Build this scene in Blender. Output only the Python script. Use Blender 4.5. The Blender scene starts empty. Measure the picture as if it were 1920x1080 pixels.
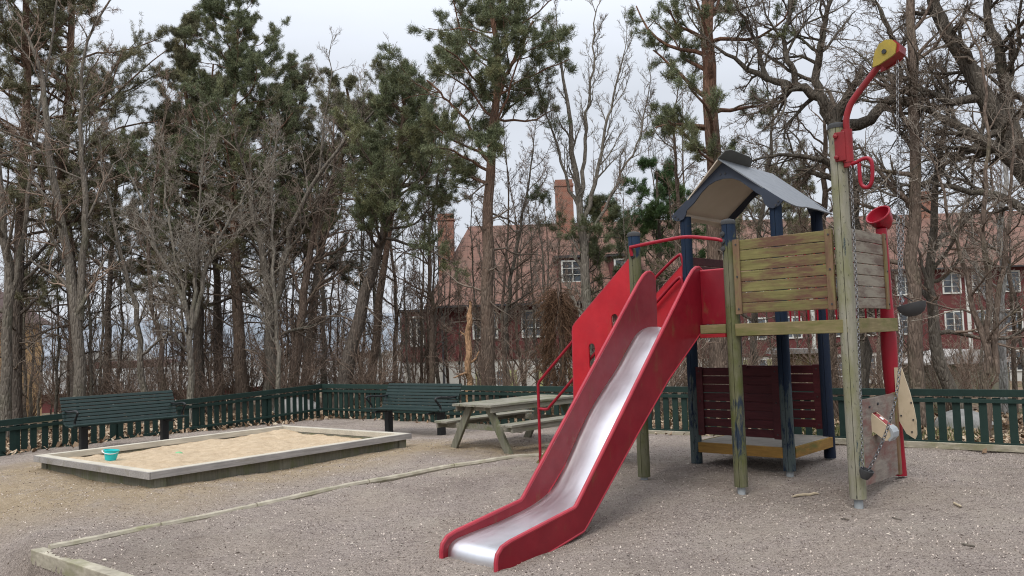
import bpy, bmesh, math, random
import numpy as np
from mathutils import Vector, Matrix
from mathutils.geometry import tessellate_polygon
SC = bpy.context.scene
COL = SC.collection
PI = math.pi
# ------------------------------------------------------------------ camera
FPX, PITCH, ROLL, EYE = 1559.1, .0618, .0342, 1.6
FW = np.array([0, math.cos(PITCH), math.sin(PITCH)])
_u = np.array([0, -math.sin(PITCH), math.cos(PITCH)]); _r = np.array([1., 0, 0])
RT = math.cos(ROLL)*_r - math.sin(ROLL)*_u
UPV = math.sin(ROLL)*_r + math.cos(ROLL)*_u
CAM = np.array([0, 0, EYE])
cd = bpy.data.cameras.new('camera'); co = bpy.data.objects.new('camera', cd); COL.objects.link(co)
cd.sensor_width = 36; cd.lens = FPX/1920*36; cd.clip_end = 5000; cd.clip_start = .05
co.matrix_world = Matrix(((RT[0], UPV[0], -FW[0], 0), (RT[1], UPV[1], -FW[1], 0), (RT[2], UPV[2], -FW[2], EYE), (0, 0, 0, 1)))
SC.camera = co
# ------------------------------------------------------------------ world, sun, exposure
SUN_EL, SUN_AZ = math.radians(52), math.radians(205)     # azimuth clockwise from +Y: behind the camera, a little left
w = bpy.data.worlds.new('World'); SC.world = w; w.use_nodes = True
nt = w.node_tree; nt.nodes.clear()
def N(t, **k):
    n = nt.nodes.new(t)
    for a, b in k.items(): setattr(n, a, b)
    return n
out = N('ShaderNodeOutputWorld'); bg = N('ShaderNodeBackground'); nt.links.new(bg.outputs[0], out.inputs[0])
sky = N('ShaderNodeTexSky', sky_type='NISHITA', sun_disc=False, sun_elevation=SUN_EL, sun_rotation=SUN_AZ, air_density=1.0, dust_density=2.0)
tc = N('ShaderNodeTexCoord'); sx = N('ShaderNodeSeparateXYZ'); nt.links.new(tc.outputs['Generated'], sx.inputs[0])
mr = N('ShaderNodeMapRange'); nt.links.new(sx.outputs[2], mr.inputs[0])
mr.inputs[1].default_value = 0.28; mr.inputs[2].default_value = 1.0; mr.inputs[3].default_value = 6.3; mr.inputs[4].default_value = 20.0
nz = N('ShaderNodeTexNoise'); nz.inputs['Scale'].default_value = 2.2; nz.inputs['Detail'].default_value = 4
mp = N('ShaderNodeMapping'); mp.inputs['Scale'].default_value = (1, 1, 3.5)
nt.links.new(tc.outputs['Generated'], mp.inputs[0]); nt.links.new(mp.outputs[0], nz.inputs[0])
mr2 = N('ShaderNodeMapRange'); nt.links.new(nz.outputs[0], mr2.inputs[0])
mr2.inputs[1].default_value = .3; mr2.inputs[2].default_value = .7; mr2.inputs[3].default_value = .93; mr2.inputs[4].default_value = 1.07
mm = N('ShaderNodeMath', operation='MULTIPLY'); nt.links.new(mr.outputs[0], mm.inputs[0]); nt.links.new(mr2.outputs[0], mm.inputs[1])
vm = N('ShaderNodeVectorMath', operation='SCALE'); vm.inputs[0].default_value = (.935, .985, 1.075); nt.links.new(mm.outputs[0], vm.inputs['Scale'])
mx = N('ShaderNodeMix', data_type='RGBA'); mx.inputs[0].default_value = .93
nt.links.new(sky.outputs[0], mx.inputs[6]); nt.links.new(vm.outputs[0], mx.inputs[7])
nt.links.new(mx.outputs[2], bg.inputs[0]); bg.inputs[1].default_value = .10
sl = bpy.data.lights.new('sun', 'SUN'); so = bpy.data.objects.new('sun', sl); COL.objects.link(so)
sl.energy = 1.5; sl.angle = math.radians(24); sl.color = (1, .95, .87)
sd = Vector((math.sin(SUN_AZ)*math.cos(SUN_EL), math.cos(SUN_AZ)*math.cos(SUN_EL), math.sin(SUN_EL)))
so.rotation_euler = sd.to_track_quat('Z', 'Y').to_euler()
SC.view_settings.view_transform = 'Standard'; SC.view_settings.look = 'None'
SC.view_settings.exposure = 0.34; SC.view_settings.gamma = 1; SC.view_settings.use_curve_mapping = False
try:
    SC.cycles.use_denoising = True; SC.cycles.denoiser = 'OPENIMAGEDENOISE'; SC.cycles.denoising_input_passes = 'RGB_ALBEDO_NORMAL'; SC.cycles.denoising_prefilter = 'NONE'; SC.cycles.filter_width = 1.1
    SC.cycles.max_bounces = 6; SC.cycles.transparent_max_bounces = 8
except Exception: pass

# ------------------------------------------------------------------ geometry helpers
def ray(x, y): return FW + RT*(x-960)/FPX + UPV*(540-y)/FPX
def G(x, y, z=0.): d = ray(x, y); return CAM + d*((z-EYE)/d[2])
def D(x, y, Y): d = ray(x, y); return CAM + d*(Y/d[1])
def tag(o, label=None, cat=None, group=None, kind=None):
    if label: o['label'] = label
    if cat: o['category'] = cat
    if group: o['group'] = group
    if kind: o['kind'] = kind
    return o
def empty(name, loc=(0, 0, 0), rz=0, **k):
    o = bpy.data.objects.new(name, None); COL.objects.link(o); o.location = loc; o.rotation_euler = (0, 0, rz)
    o.empty_display_size = .2
    return tag(o, **k)
def link(name, me, mat, parent=None, bevel=0, smooth=False, **k):
    o = bpy.data.objects.new(name, me); COL.objects.link(o)
    if mat: me.materials.append(mat)
    if parent: o.parent = parent
    if smooth: me.polygons.foreach_set('use_smooth', [True]*len(me.polygons))
    if bevel:
        b = o.modifiers.new('b', 'BEVEL'); b.width = bevel; b.segments = 2; b.limit_method = 'ANGLE'; b.angle_limit = math.radians(40)
    return tag(o, **k)
def arr_mesh(name, V, polys):
    """V (n,3); polys list of int arrays (m,k)"""
    me = bpy.data.meshes.new(name); V = np.ascontiguousarray(V, dtype=np.float32)
    me.vertices.add(len(V)); me.vertices.foreach_set('co', V.ravel())
    nl = sum(p.size for p in polys); npo = sum(len(p) for p in polys)
    me.loops.add(nl); me.polygons.add(npo)
    me.loops.foreach_set('vertex_index', np.concatenate([p.ravel() for p in polys]).astype(np.int32))
    tot = np.concatenate([np.full(len(p), p.shape[1]) for p in polys]).astype(np.int32)
    st = np.concatenate([[0], np.cumsum(tot)[:-1]]).astype(np.int32)
    me.polygons.foreach_set('loop_start', st)
    try: me.polygons.foreach_set('loop_total', tot)
    except Exception: pass
    me.update(calc_edges=True)
    return me
class MB:
    def __init__(s): s.v = []; s.f = []
    def add(s, v, f):
        n = len(s.v); s.v += [tuple(map(float, p)) for p in v]; s.f += [tuple(i+n for i in q) for q in f]; return s
    def box(s, a, b, jit=0):
        x0, y0, z0 = a; x1, y1, z1 = b
        v = [(x0, y0, z0), (x1, y0, z0), (x1, y1, z0), (x0, y1, z0), (x0, y0, z1), (x1, y0, z1), (x1, y1, z1), (x0, y1, z1)]
        return s.add(v, [(0, 3, 2, 1), (4, 5, 6, 7), (0, 1, 5, 4), (1, 2, 6, 5), (2, 3, 7, 6), (3, 0, 4, 7)])
    def bar(s, p, q, wid, hei, up=(0, 0, 1)):
        """box from p to q, width across, height along up"""
        p = Vector(p); q = Vector(q); d = (q-p).normalized(); u = Vector(up); sd_ = d.cross(u).normalized(); u = sd_.cross(d)
        v = []
        for c in (p, q):
            for a, b in ((-1, -1), (1, -1), (1, 1), (-1, 1)): v.append(c+sd_*a*wid/2+u*b*hei/2)
        return s.add(v, [(0, 1, 2, 3), (7, 6, 5, 4), (0, 4, 5, 1), (1, 5, 6, 2), (2, 6, 7, 3), (3, 7, 4, 0)])
    def tube(s, pts, r, n=10, cap=True):
        pts = [Vector(p) for p in pts]; m = len(pts)
        rs = r if isinstance(r, (list, tuple)) else [r]*m
        ref = None; v = []
        for i in range(m):
            d = (pts[min(i+1, m-1)]-pts[max(i-1, 0)]).normalized()
            if ref is None: ref = Vector((0, 0, 1)) if abs(d.z) < .9 else Vector((1, 0, 0))
            a = (ref - d*ref.dot(d)).normalized(); ref = a; b = d.cross(a)
            for k in range(n):
                t = 2*PI*k/n; v.append(pts[i]+(a*math.cos(t)+b*math.sin(t))*rs[i])
        f = [(i*n+k, i*n+(k+1) % n, (i+1)*n+(k+1) % n, (i+1)*n+k) for i in range(m-1) for k in range(n)]
        if cap: f += [tuple(range(n))[::-1], tuple((m-1)*n+k for k in range(n))]
        return s.add(v, f)
    def lathe(s, prof, c=(0, 0, 0), n=20, M=None):
        v = []
        for r, z in prof:
            for k in range(n):
                p = Vector((r*math.cos(2*PI*k/n), r*math.sin(2*PI*k/n), z))
                if M is not None: p = M @ p
                v.append(p+Vector(c))
        m = len(prof)
        f = [(i*n+k, i*n+(k+1) % n, (i+1)*n+(k+1) % n, (i+1)*n+k) for i in range(m-1) for k in range(n)]
        return s.add(v, f)
    def prism(s, outline, fn, d0, d1, holes=()):
        """outline 2D pts; fn(a,b,depth)->3D; extruded from d0 to d1"""
        loops = [list(outline)]+[list(h) for h in holes]
        tri = tessellate_polygon([[Vector((a, b, 0)) for a, b in L] for L in loops])
        flat = [p for L in loops for p in L]; n = len(flat)
        v = [fn(a, b, d0) for a, b in flat]+[fn(a, b, d1) for a, b in flat]
        f = [tuple(t) for t in tri]+[tuple(i+n for i in t)[::-1] for t in tri]
        o = 0
        for L in loops:
            k = len(L); f += [(o+i, o+(i+1) % k, o+(i+1) % k+n, o+i+n) for i in range(k)]; o += k
        return s.add(v, f)
    def mesh(s, name):
        me = bpy.data.meshes.new(name); me.from_pydata(s.v, [], s.f); 
        bm = bmesh.new(); bm.from_mesh(me); bmesh.ops.recalc_face_normals(bm, faces=bm.faces); bm.to_mesh(me); bm.free(); me.update()
        return me
    def build(s, name, mat, parent=None, bevel=0, smooth=False, **k):
        me = s.mesh(name)
        o = link(name, me, mat, parent, bevel, False, **k)
        if smooth:
            me.polygons.foreach_set('use_smooth', [True]*len(me.polygons))
            try: me.set_sharp_from_angle(angle=math.radians(42))
            except Exception: pass
        return o
def smoothpath(pts, n=6):
    P = [np.array(p, float) for p in pts]; P = [2*P[0]-P[1]]+P+[2*P[-1]-P[-2]]; o = []
    for i in range(1, len(P)-2):
        for k in range(n):
            t = k/n; a, b, c, d = P[i-1:i+3]
            o.append(.5*((2*b)+(-a+c)*t+(2*a-5*b+4*c-d)*t*t+(-a+3*b-3*c+d)*t**3))
    o.append(P[-2]); return o
def vnoise(x, y, seed=0):
    xi = np.floor(x).astype(int); yi = np.floor(y).astype(int); fx = x-xi; fy = y-yi
    fx = fx*fx*(3-2*fx); fy = fy*fy*(3-2*fy)
    def h(a, b):
        v = np.sin(a*127.1+b*311.7+seed*74.7)*43758.5453; return v-np.floor(v)
    return (h(xi, yi)*(1-fx)+h(xi+1, yi)*fx)*(1-fy)+(h(xi, yi+1)*(1-fx)+h(xi+1, yi+1)*fx)*fy

# ------------------------------------------------------------------ materials
class Mat:
    def __init__(s, name):
        s.m = bpy.data.materials.new(name); s.m.use_nodes = True; s.t = s.m.node_tree; s.n = s.t.nodes
        s.b = s.n['Principled BSDF']; s.tc = s.n.new('ShaderNodeTexCoord')
    def L(s, a, b): s.t.links.new(a, b)
    def noise(s, scale=5, detail=6, stretch=(1, 1, 1), rough=.6, src='Object', dist=0, off=(0, 0, 0)):
        mp = s.n.new('ShaderNodeMapping'); mp.inputs['Scale'].default_value = stretch; mp.inputs['Location'].default_value = off
        s.L(s.tc.outputs[src], mp.inputs[0]); t = s.n.new('ShaderNodeTexNoise')
        t.inputs['Scale'].default_value = scale; t.inputs['Detail'].default_value = detail; t.inputs['Roughness'].default_value = rough; t.inputs['Distortion'].default_value = dist
        s.L(mp.outputs[0], t.inputs[0]); return t.outputs[0]
    def ramp(s, src, stops, interp='LINEAR'):
        r = s.n.new('ShaderNodeValToRGB'); cr = r.color_ramp; cr.interpolation = interp
        while len(cr.elements) < len(stops): cr.elements.new(.5)
        for e, (p, c) in zip(cr.elements, stops):
            e.position = p; e.color = (c, c, c, 1) if isinstance(c, (int, float)) else (*c, 1)
        s.L(src, r.inputs[0]); return r.outputs[0]
    def mix(s, f, a, b, mode='MIX'):
        m = s.n.new('ShaderNodeMix'); m.data_type = 'RGBA'; m.blend_type = mode; m.clamp_factor = True
        for v, i in ((f, 0), (a, 6), (b, 7)):
            if isinstance(v, (int, float)): m.inputs[i].default_value = v
            elif isinstance(v, tuple): m.inputs[i].default_value = (*v, 1)
            else: s.L(v, m.inputs[i])
        return m.outputs[2]
    def math(s, op, a, b=0.):
        m = s.n.new('ShaderNodeMath'); m.operation = op
        for v, i in ((a, 0), (b, 1)):
            if isinstance(v, (int, float)): m.inputs[i].default_value = v
            else: s.L(v, m.inputs[i])
        return m.outputs[0]
    def sep(s, src='Object'):
        x = s.n.new('ShaderNodeSeparateXYZ'); s.L(s.tc.outputs[src], x.inputs[0]); return x.outputs
    def mapr(s, v, a, b, c=0, d=1):
        m = s.n.new('ShaderNodeMapRange'); s.L(v, m.inputs[0])
        for i, x in enumerate((a, b, c, d)): m.inputs[i+1].default_value = x
        return m.outputs[0]
    def rand(s):
        g = s.n.new('ShaderNodeNewGeometry'); return g.outputs['Random Per Island']
    def attr(s, nm):
        a = s.n.new('ShaderNodeAttribute'); a.attribute_name = nm; return a.outputs['Fac']
    def done(s, col, rough=.7, bump=None, bs=.3, bd=.01, metal=0, spec=.5, coat=0, coatr=.2, trans=0):
        if isinstance(col, tuple): s.b.inputs['Base Color'].default_value = (*col, 1)
        else: s.L(col, s.b.inputs['Base Color'])
        if isinstance(rough, (int, float)): s.b.inputs['Roughness'].default_value = rough
        else: s.L(rough, s.b.inputs['Roughness'])
        s.b.inputs['Metallic'].default_value = metal; s.b.inputs['Specular IOR Level'].default_value = spec
        s.b.inputs['Coat Weight'].default_value = coat; s.b.inputs['Coat Roughness'].default_value = coatr
        if bump is not None:
            n = s.n.new('ShaderNodeBump'); n.inputs['Strength'].default_value = bs; n.inputs['Distance'].default_value = bd
            s.L(bump, n.inputs['Height']); s.L(n.outputs[0], s.b.inputs['Normal'])
        return s.m
MT = {}
def wood(name, lo, hi, stretch, moss=None, mossamt=.5, rough=.85, scale=9, spec=.25):
    m = Mat(name); g = m.noise(scale, 8, stretch, .65); blot = m.noise(3, 4, (1, 1, 1), .6, off=(3, 7, 1))
    c = m.mix(m.ramp(g, [(.3, 0), (.7, 1)]), lo, hi)
    c = m.mix(m.ramp(blot, [(.35, .0), (.75, .5)]), c, tuple(x*.55 for x in lo))
    isl = m.rand(); c = m.mix(m.mapr(isl, 0, 1, 0, .35), c, tuple(min(1, x*1.1) for x in hi))
    if moss:
        k = m.noise(2.3, 6, tuple(.6+.4*q for q in stretch), .7, off=(9, 2, 4)); c = m.mix(m.ramp(k, [(.62-mossamt*.35, 0), (.78-mossamt*.35, .85)]), c, moss)
    MT[name] = m.done(c, rough, g, .5, .004, spec=spec); return MT[name]
wood('wood_grey_x', (.17, .15, .125), (.34, .315, .275), (.25, 5, 5))
wood('wood_sand_x', (.33, .30, .245), (.58, .53, .43), (.25, 5, 5))
wood('wood_face_x', (.19, .175, .165), (.38, .355, .33), (.25, 5, 5), moss=(.17, .15, .11), mossamt=.2)
wood('wood_table', (.13, .12, .095), (.31, .29, .235), (.3, 5, 5), moss=(.12, .13, .06), mossamt=.35)
wood('wood_leg', (.09, .085, .065), (.21, .20, .15), (5, 5, .3), moss=(.10, .11, .05), mossamt=.4)
wood('timber', (.20, .175, .135), (.44, .40, .31), (1, 1, 3), moss=(.20, .19, .11), mossamt=.35)
wood('beam', (.13, .105, .05), (.25, .20, .10), (.4, .4, 5), moss=(.11, .11, .035), mossamt=.55)
wood('deck_side', (.17, .09, .025), (.33, .19, .05), (.5, .5, 5), moss=(.10, .11, .03), mossamt=.3)
wood('grey_panel', (.13, .105, .09), (.29, .25, .21), (.7, .7, 4), moss=(.16, .07, .06), mossamt=.5)
wood('plank_algae', (.105, .095, .035), (.215, .19, .075), (.35, 4, 7), moss=(.10, .042, .035), mossamt=.55)
wood('plank_red', (.08, .05, .042), (.20, .155, .12), (4, .35, 7), moss=(.24, .215, .17), mossamt=.6)
wood('batten', (.10, .055, .035), (.20, .13, .075), (4, 4, .4), moss=(.17, .17, .06), mossamt=.4)
wood('dark_plank', (.035, .006, .008), (.085, .016, .02), (.4, 4, 4), rough=.6)
wood('stick_wood', (.25, .2, .14), (.5, .42, .3), (.3, 4, 4))
def post_mat(name, paint, moss1, bare, zsplit, amt, lowpaint=None):
    m = Mat(name); z = m.sep()[2]; g = m.noise(7, 8, (4, 4, .35), .7); k = m.noise(5, 8, (2.2, 2.2, .5), .75, off=(5, 1, 2))
    c = m.mix(m.ramp(g, [(.3, 0), (.7, 1)]), tuple(x*.6 for x in bare), bare)
    c = m.mix(m.ramp(m.noise(3, 5, (1.5, 1.5, .6), .7, off=(1, 8, 8)), [(.4, 0), (.6, .9)]), c, moss1)
    up = m.mapr(z, zsplit-.35, zsplit+.25, 0, 1)
    f = m.math('ADD', k, m.math('MULTIPLY', m.math('SUBTRACT', up, 1-amt), .45))
    c = m.mix(m.ramp(f, [(.5, 0), (.56, 1)]), c, paint)
    if lowpaint:
        f2 = m.math('ADD', k, m.mapr(z, lowpaint+.35, lowpaint-.2, -.3, .0))
        f2 = m.math('SUBTRACT', f2, m.mapr(z, .45, .1, 0, .12)); c = m.mix(m.ramp(f2, [(.45, 0), (.53, .92)]), c, paint)
    spk = m.noise(42, 3, (1, 1, .5), .6); c = m.mix(m.ramp(spk, [(.30, .8), (.38, 0)]), c, (.02, .02, .015))
    MT[name] = m.done(c, .75, g, .6, .006, spec=.25)
post_mat('post_front', (.009, .020, .042), (.070, .078, .020), (.145, .138, .085), 2.55, .55, lowpaint=1.05)
post_mat('post_green', (.012, .030, .062), (.070, .078, .020), (.145, .138, .085), 2.60, .5)
post_mat('post_pole', (.015, .035, .05), (.17, .168, .09), (.28, .265, .205), 5.0, .75)
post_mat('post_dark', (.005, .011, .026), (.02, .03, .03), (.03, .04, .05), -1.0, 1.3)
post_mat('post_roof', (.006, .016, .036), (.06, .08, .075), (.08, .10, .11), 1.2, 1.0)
def paint(name, col, col2=None, rough=.35, algae=0, coat=.25, sc=3, vary=0, wear=None):
    m = Mat(name); a = m.noise(sc, 5, (1, 1, 1), .6); c = m.mix(m.ramp(a, [(.35, 0), (.7, 1)]), col, col2 or tuple(x*.8 for x in col))
    if vary:
        oi = m.n.new('ShaderNodeObjectInfo'); c = m.mix(m.mapr(oi.outputs['Random'], 0, 1, 0, vary), c, tuple(x*2.2+.008 for x in col))
        c = m.mix(m.ramp(m.noise(14, 6, (3, 3, .6), .75, off=(2, 6, 1)), [(.60, 0), (.72, .5)]), c, (.06, .065, .05))
    if wear:
        c = m.mix(m.ramp(m.noise(2.2, 7, (1, 1, 1), .75, off=(7, 7, 2)), [(.45, 0), (.75, .45)]), c, wear)
        c = m.mix(m.ramp(m.noise(26, 3, (.35, .35, 2.2), .6, off=(1, 5, 2), dist=1.5), [(.66, 0), (.72, .5)]), c, tuple(x*.45 for x in col))
        c = m.mix(m.ramp(m.noise(60, 2, (1, 1, 1), .5), [(.74, 0), (.78, .6)]), c, (.03, .02, .015))
    k = m.noise(4, 8, (1.5, 1.5, .5), .75, off=(3, 3, 3))
    if algae: c = m.mix(m.ramp(k, [(.57, 0), (.74, algae)]), c, (.11, .085, .03))
    scr = m.noise(30, 2, (3, 3, .3), .5); rr = m.mapr(m.noise(9, 6), .3, .7, rough-.06, rough+.14)
    MT[name] = m.done(c, rr, scr, .05, .002, coat=coat*.35, spec=.3)
paint('red', (.42, .008, .016), (.33, .006, .014), .45, wear=(.50, .035, .045), algae=.25)
paint('red_slide', (.175, .004, .012), (.14, .0035, .010), .40, algae=.75, wear=(.26, .022, .03))
paint('red_tube', (.27, .005, .017), (.22, .005, .015), .35)
paint('red_worn', (.24, .012, .016), (.14, .010, .012), .5, algae=.3)
paint('red_edge', (.36, .03, .045), (.28, .02, .035), .45)  # lighter pink than the boards: edge highlight painted into the rim colour
paint('navy', (.030, .038, .055), (.024, .030, .044), .5, coat=0)
paint('roof_grey', (.16, .17, .185), (.145, .155, .17), .42, coat=.1)
paint('roof_flap', (.085, .085, .078), (.07, .07, .062), .6, coat=0)
paint('beige', (.50, .41, .29), (.44, .36, .25), .6, algae=.6, coat=0, sc=6)
paint('roof_under', (.50, .43, .35), (.46, .39, .31), .6, coat=0)
paint('yellow', (.34, .25, .035), (.22, .17, .04), .55, algae=.7, coat=0, sc=8)
paint('rubber', (.035, .036, .038), (.05, .05, .05), .8, coat=0)
paint('black_metal', (.012, .014, .015), (.02, .02, .02), .45)
paint('green_paint', (.006, .018, .016), (.009, .025, .021), .42, coat=.1, vary=.2)
paint('fence_green', (.006, .019, .015), (.010, .027, .021), .65, coat=.0, sc=6, vary=.35)
paint('bucket_blue', (.02, .50, .50), (.02, .45, .46), .35)
paint('white_plastic', (.75, .76, .76), None, .4)
paint('mould_green', (.18, .42, .20), None, .5)
paint('galv', (.32, .34, .35), (.25, .27, .28), .5)
paint('sticker', (.75, .75, .72), None, .5)
m = Mat('chain'); MT['chain'] = m.done((.16, .16, .165), .45, metal=.8)
m = Mat('steel'); g = m.noise(3, 9, (30, 1.2, 1.2), .7); g2 = m.noise(2.2, 5, (1, 1, 1), .6)
c = m.mix(m.ramp(g2, [(.35, 0), (.7, 1)]), (.78, .78, .80), (.62, .61, .62)); MT['steel'] = m.done(c, m.mapr(g, .3, .7, .28, .46), g, .04, .002, metal=.95)
# bark
def bark(name, lo, hi, upper=None, z0=4, z1=7, scale=5):
    m = Mat(name); g = m.noise(scale, 8, (2.5, 2.5, .6), .75); v = m.n.new('ShaderNodeTexVoronoi'); v.inputs['Scale'].default_value = 9
    mp = m.n.new('ShaderNodeMapping'); mp.inputs['Scale'].default_value = (2, 2, .45); m.L(m.tc.outputs['Object'], mp.inputs[0]); m.L(mp.outputs[0], v.inputs[0])
    v.feature = 'DISTANCE_TO_EDGE'
    c = m.mix(m.ramp(g, [(.3, 0), (.7, 1)]), lo, hi)
    if upper:
        z = m.sep()[2]; n2 = m.noise(2, 5, (1, 1, .5)); f = m.math('ADD', m.mapr(z, z0, z1, 0, 1), m.mapr(n2, .3, .7, -.3, .3))
        c = m.mix(f, c, m.mix(m.ramp(m.noise(8, 5, (1, 1, .4)), [(.35, 0), (.65, 1)]), upper, tuple(x*.5 for x in upper)))
    if not upper:
        c = m.mix(m.ramp(m.noise(1.6, 5, (1, 1, .5), off=(4, 4, 4)), [(.55, 0), (.75, .5)]), c, (.10, .11, .06))
    h = m.math('ADD', m.ramp(v.outputs['Distance'], [(0, 0), (.25, 1)]), g)
    MT[name] = m.done(c, .9, h, .8, .03, spec=.15)
bark('bark_pine', (.07, .058, .048), (.18, .15, .125), upper=(.20, .125, .085), z0=5.0, z1=9)
bark('bark_orange', (.085, .065, .052), (.20, .15, .115), upper=(.25, .14, .095), z0=3.5, z1=8)
bark('bark_grey', (.085, .072, .058), (.23, .20, .165))
bark('bark_oak', (.050, .042, .034), (.15, .13, .105))
bark('bark_pale', (.12, .105, .085), (.27, .24, .20))
bark('bark_brown', (.085, .064, .050), (.22, .165, .13))
bark('bark_birch', (.10, .09, .08), (.55, .53, .50), scale=3)
bark('bark_fresh', (.28, .16, .09), (.42, .26, .15))
def twig(name, lo, hi):
    m = Mat(name); g = m.noise(.8, 3); c = m.mix(m.ramp(m.rand(), [(0, 0), (1, 1)]), lo, hi); MT[name] = m.done(c, .85, spec=.15)
twig('twig_grey', (.13, .108, .088), (.29, .25, .205))
twig('twig_brown', (.14, .10, .078), (.32, .24, .185))
twig('twig_dark', (.085, .066, .052), (.21, .17, .135))
twig('twig_pale', (.15, .13, .105), (.31, .275, .23))
twig('thuja_dead', (.06, .035, .02), (.17, .10, .06))
def needles(name, a, b, c3):
    m = Mat(name); r = m.rand(); p = m.noise(.9, 3); c = m.mix(r, a, b); c = m.mix(m.ramp(p, [(.5, 0), (.65, .7)]), c, c3)
    MT[name] = m.done(c, .6, spec=.25)
needles('needle_green', (.080, .100, .052), (.175, .195, .10), (.20, .19, .09))
needles('needle_olive', (.098, .10, .058), (.21, .20, .115), (.24, .205, .11))
needles('needle_bright', (.045, .090, .035), (.10, .165, .06), (.11, .16, .055))
m = Mat('leaf_litter'); r = m.rand(); c = m.ramp(r, [(0, (.10, .06, .035)), (.3, (.20, .13, .08)), (.65, (.33, .24, .16)), (1, (.46, .38, .28))]); MT['leaf_litter'] = m.done(c, .8, spec=.2)
m = Mat('chips'); r = m.rand(); c = m.ramp(r, [(0, (.12, .10, .085)), (.45, (.30, .26, .22)), (.8, (.42, .37, .31)), (1, (.55, .49, .40))]); MT['chips'] = m.done(c, .85, spec=.2)
m = Mat('gravel_bits'); r = m.rand(); c = m.ramp(r, [(0, (.16, .125, .11)), (.4, (.33, .275, .235)), (.85, (.47, .395, .335)), (1, (.55, .48, .41))]); MT['gravel_bits'] = m.done(c, .9, spec=.2)
m = Mat('grass_blade'); r = m.rand(); c = m.ramp(r, [(0, (.05, .07, .02)), (.6, (.13, .15, .05)), (1, (.30, .27, .14))]); MT['grass_blade'] = m.done(c, .7, spec=.2)
# sand
m = Mat('sand'); a = m.noise(7, 8, rough=.7, src='Object'); f = m.noise(160, 3, rough=.8)
c = m.mix(m.ramp(a, [(.3, 0), (.7, 1)]), (.40, .30, .195), (.60, .48, .335)); c = m.mix(m.ramp(f, [(.35, .35), (.6, 0)]), c, (.30, .21, .13))
MT['sand'] = m.done(c, .95, m.math('ADD', a, m.math('MULTIPLY', f, .25)), .8, .05, spec=.15)
# ground
m = Mat('ground'); gm = m.attr('sandy'); lm = m.attr('leafy'); tcO = 'Object'
f1 = m.noise(95, 4, (1, 1, 1), .85); f2 = m.noise(38, 5, (1, 1, 1), .8, off=(5, 5, 5)); big = m.noise(.9, 5, rough=.6); mid = m.noise(4.5, 6, rough=.7)
v = m.n.new('ShaderNodeTexVoronoi'); v.inputs['Scale'].default_value = 75; m.L(m.tc.outputs['Object'], v.inputs[0])
c = m.mix(m.ramp(f1, [(.36, 0), (.62, 1)]), (.30, .245, .215), (.60, .505, .44))
sp = m.n.new('ShaderNodeSeparateColor'); m.L(v.outputs['Color'], sp.inputs[0])
c = m.mix(m.ramp(sp.outputs[0], [(.80, 0), (.9, .75)]), c, (.56, .48, .41))
c = m.mix(m.ramp(sp.outputs[1], [(.80, 0), (.9, .7)]), c, (.15, .125, .115))
c = m.mix(m.ramp(big, [(.4, 0), (.65, .45)]), c, (.46, .38, .30))
c = m.mix(m.ramp(mid, [(.45, 0), (.75, .30)]), c, (.25, .20, .172))
c = m.mix(m.ramp(m.noise(11, 6, (.55, 1.9, 1), .72, off=(7, 1, 3), dist=.6), [(.50, 0), (.68, .42)]), c, (.19, .150, .130))  # dark ripples painted into the colour in place of small relief shadows
c = m.mix(m.ramp(m.noise(1.7, 4, (1, 1, 1), .6, off=(11, 4, 3)), [(.50, 0), (.66, .35)]), c, (.52, .45, .37))
sn = m.mix(m.ramp(mid, [(.3, 0), (.7, 1)]), (.44, .33, .21), (.62, .49, .335)); sn = m.mix(m.ramp(f1, [(.4, .4), (.6, 0)]), sn, (.17, .13, .09))
sf = m.math('MULTIPLY', gm, m.mapr(m.noise(2.4, 6, rough=.7, off=(2, 2, 2)), .22, .52, 0, 1.15)); c = m.mix(sf, c, sn)
lv = m.n.new('ShaderNodeTexVoronoi'); lv.inputs['Scale'].default_value = 16; m.L(m.tc.outputs['Object'], lv.inputs[0]); sp2 = m.n.new('ShaderNodeSeparateColor'); m.L(lv.outputs['Color'], sp2.inputs[0])
lc = m.ramp(sp2.outputs[0], [(0, (.09, .055, .035)), (.5, (.19, .13, .085)), (1, (.36, .27, .19))]); lc = m.mix(m.ramp(m.noise(.35, 5, off=(8, 8, 8)), [(.52, 0), (.62, .75)]), lc, (.10, .11, .045))
c = m.mix(lm, c, lc)
c = m.mix(m.ramp(m.noise(.55, 5, (1, 1, 1), .65, off=(2, 13, 3)), [(.52, 0), (.66, .30)]), c, (.17, .135, .115))
hh = m.math('ADD', m.math('ADD', f1, m.math('MULTIPLY', f2, 1.2)), m.math('MULTIPLY', mid, 1.6))
hh = m.math('ADD', hh, m.math('MULTIPLY', m.noise(13, 6, (.6, 1.8, 1), .7, off=(7, 1, 3), dist=.6), -2.2))
MT['ground'] = m.done(c, .95, hh, 1.0, .03, spec=.12)
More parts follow.
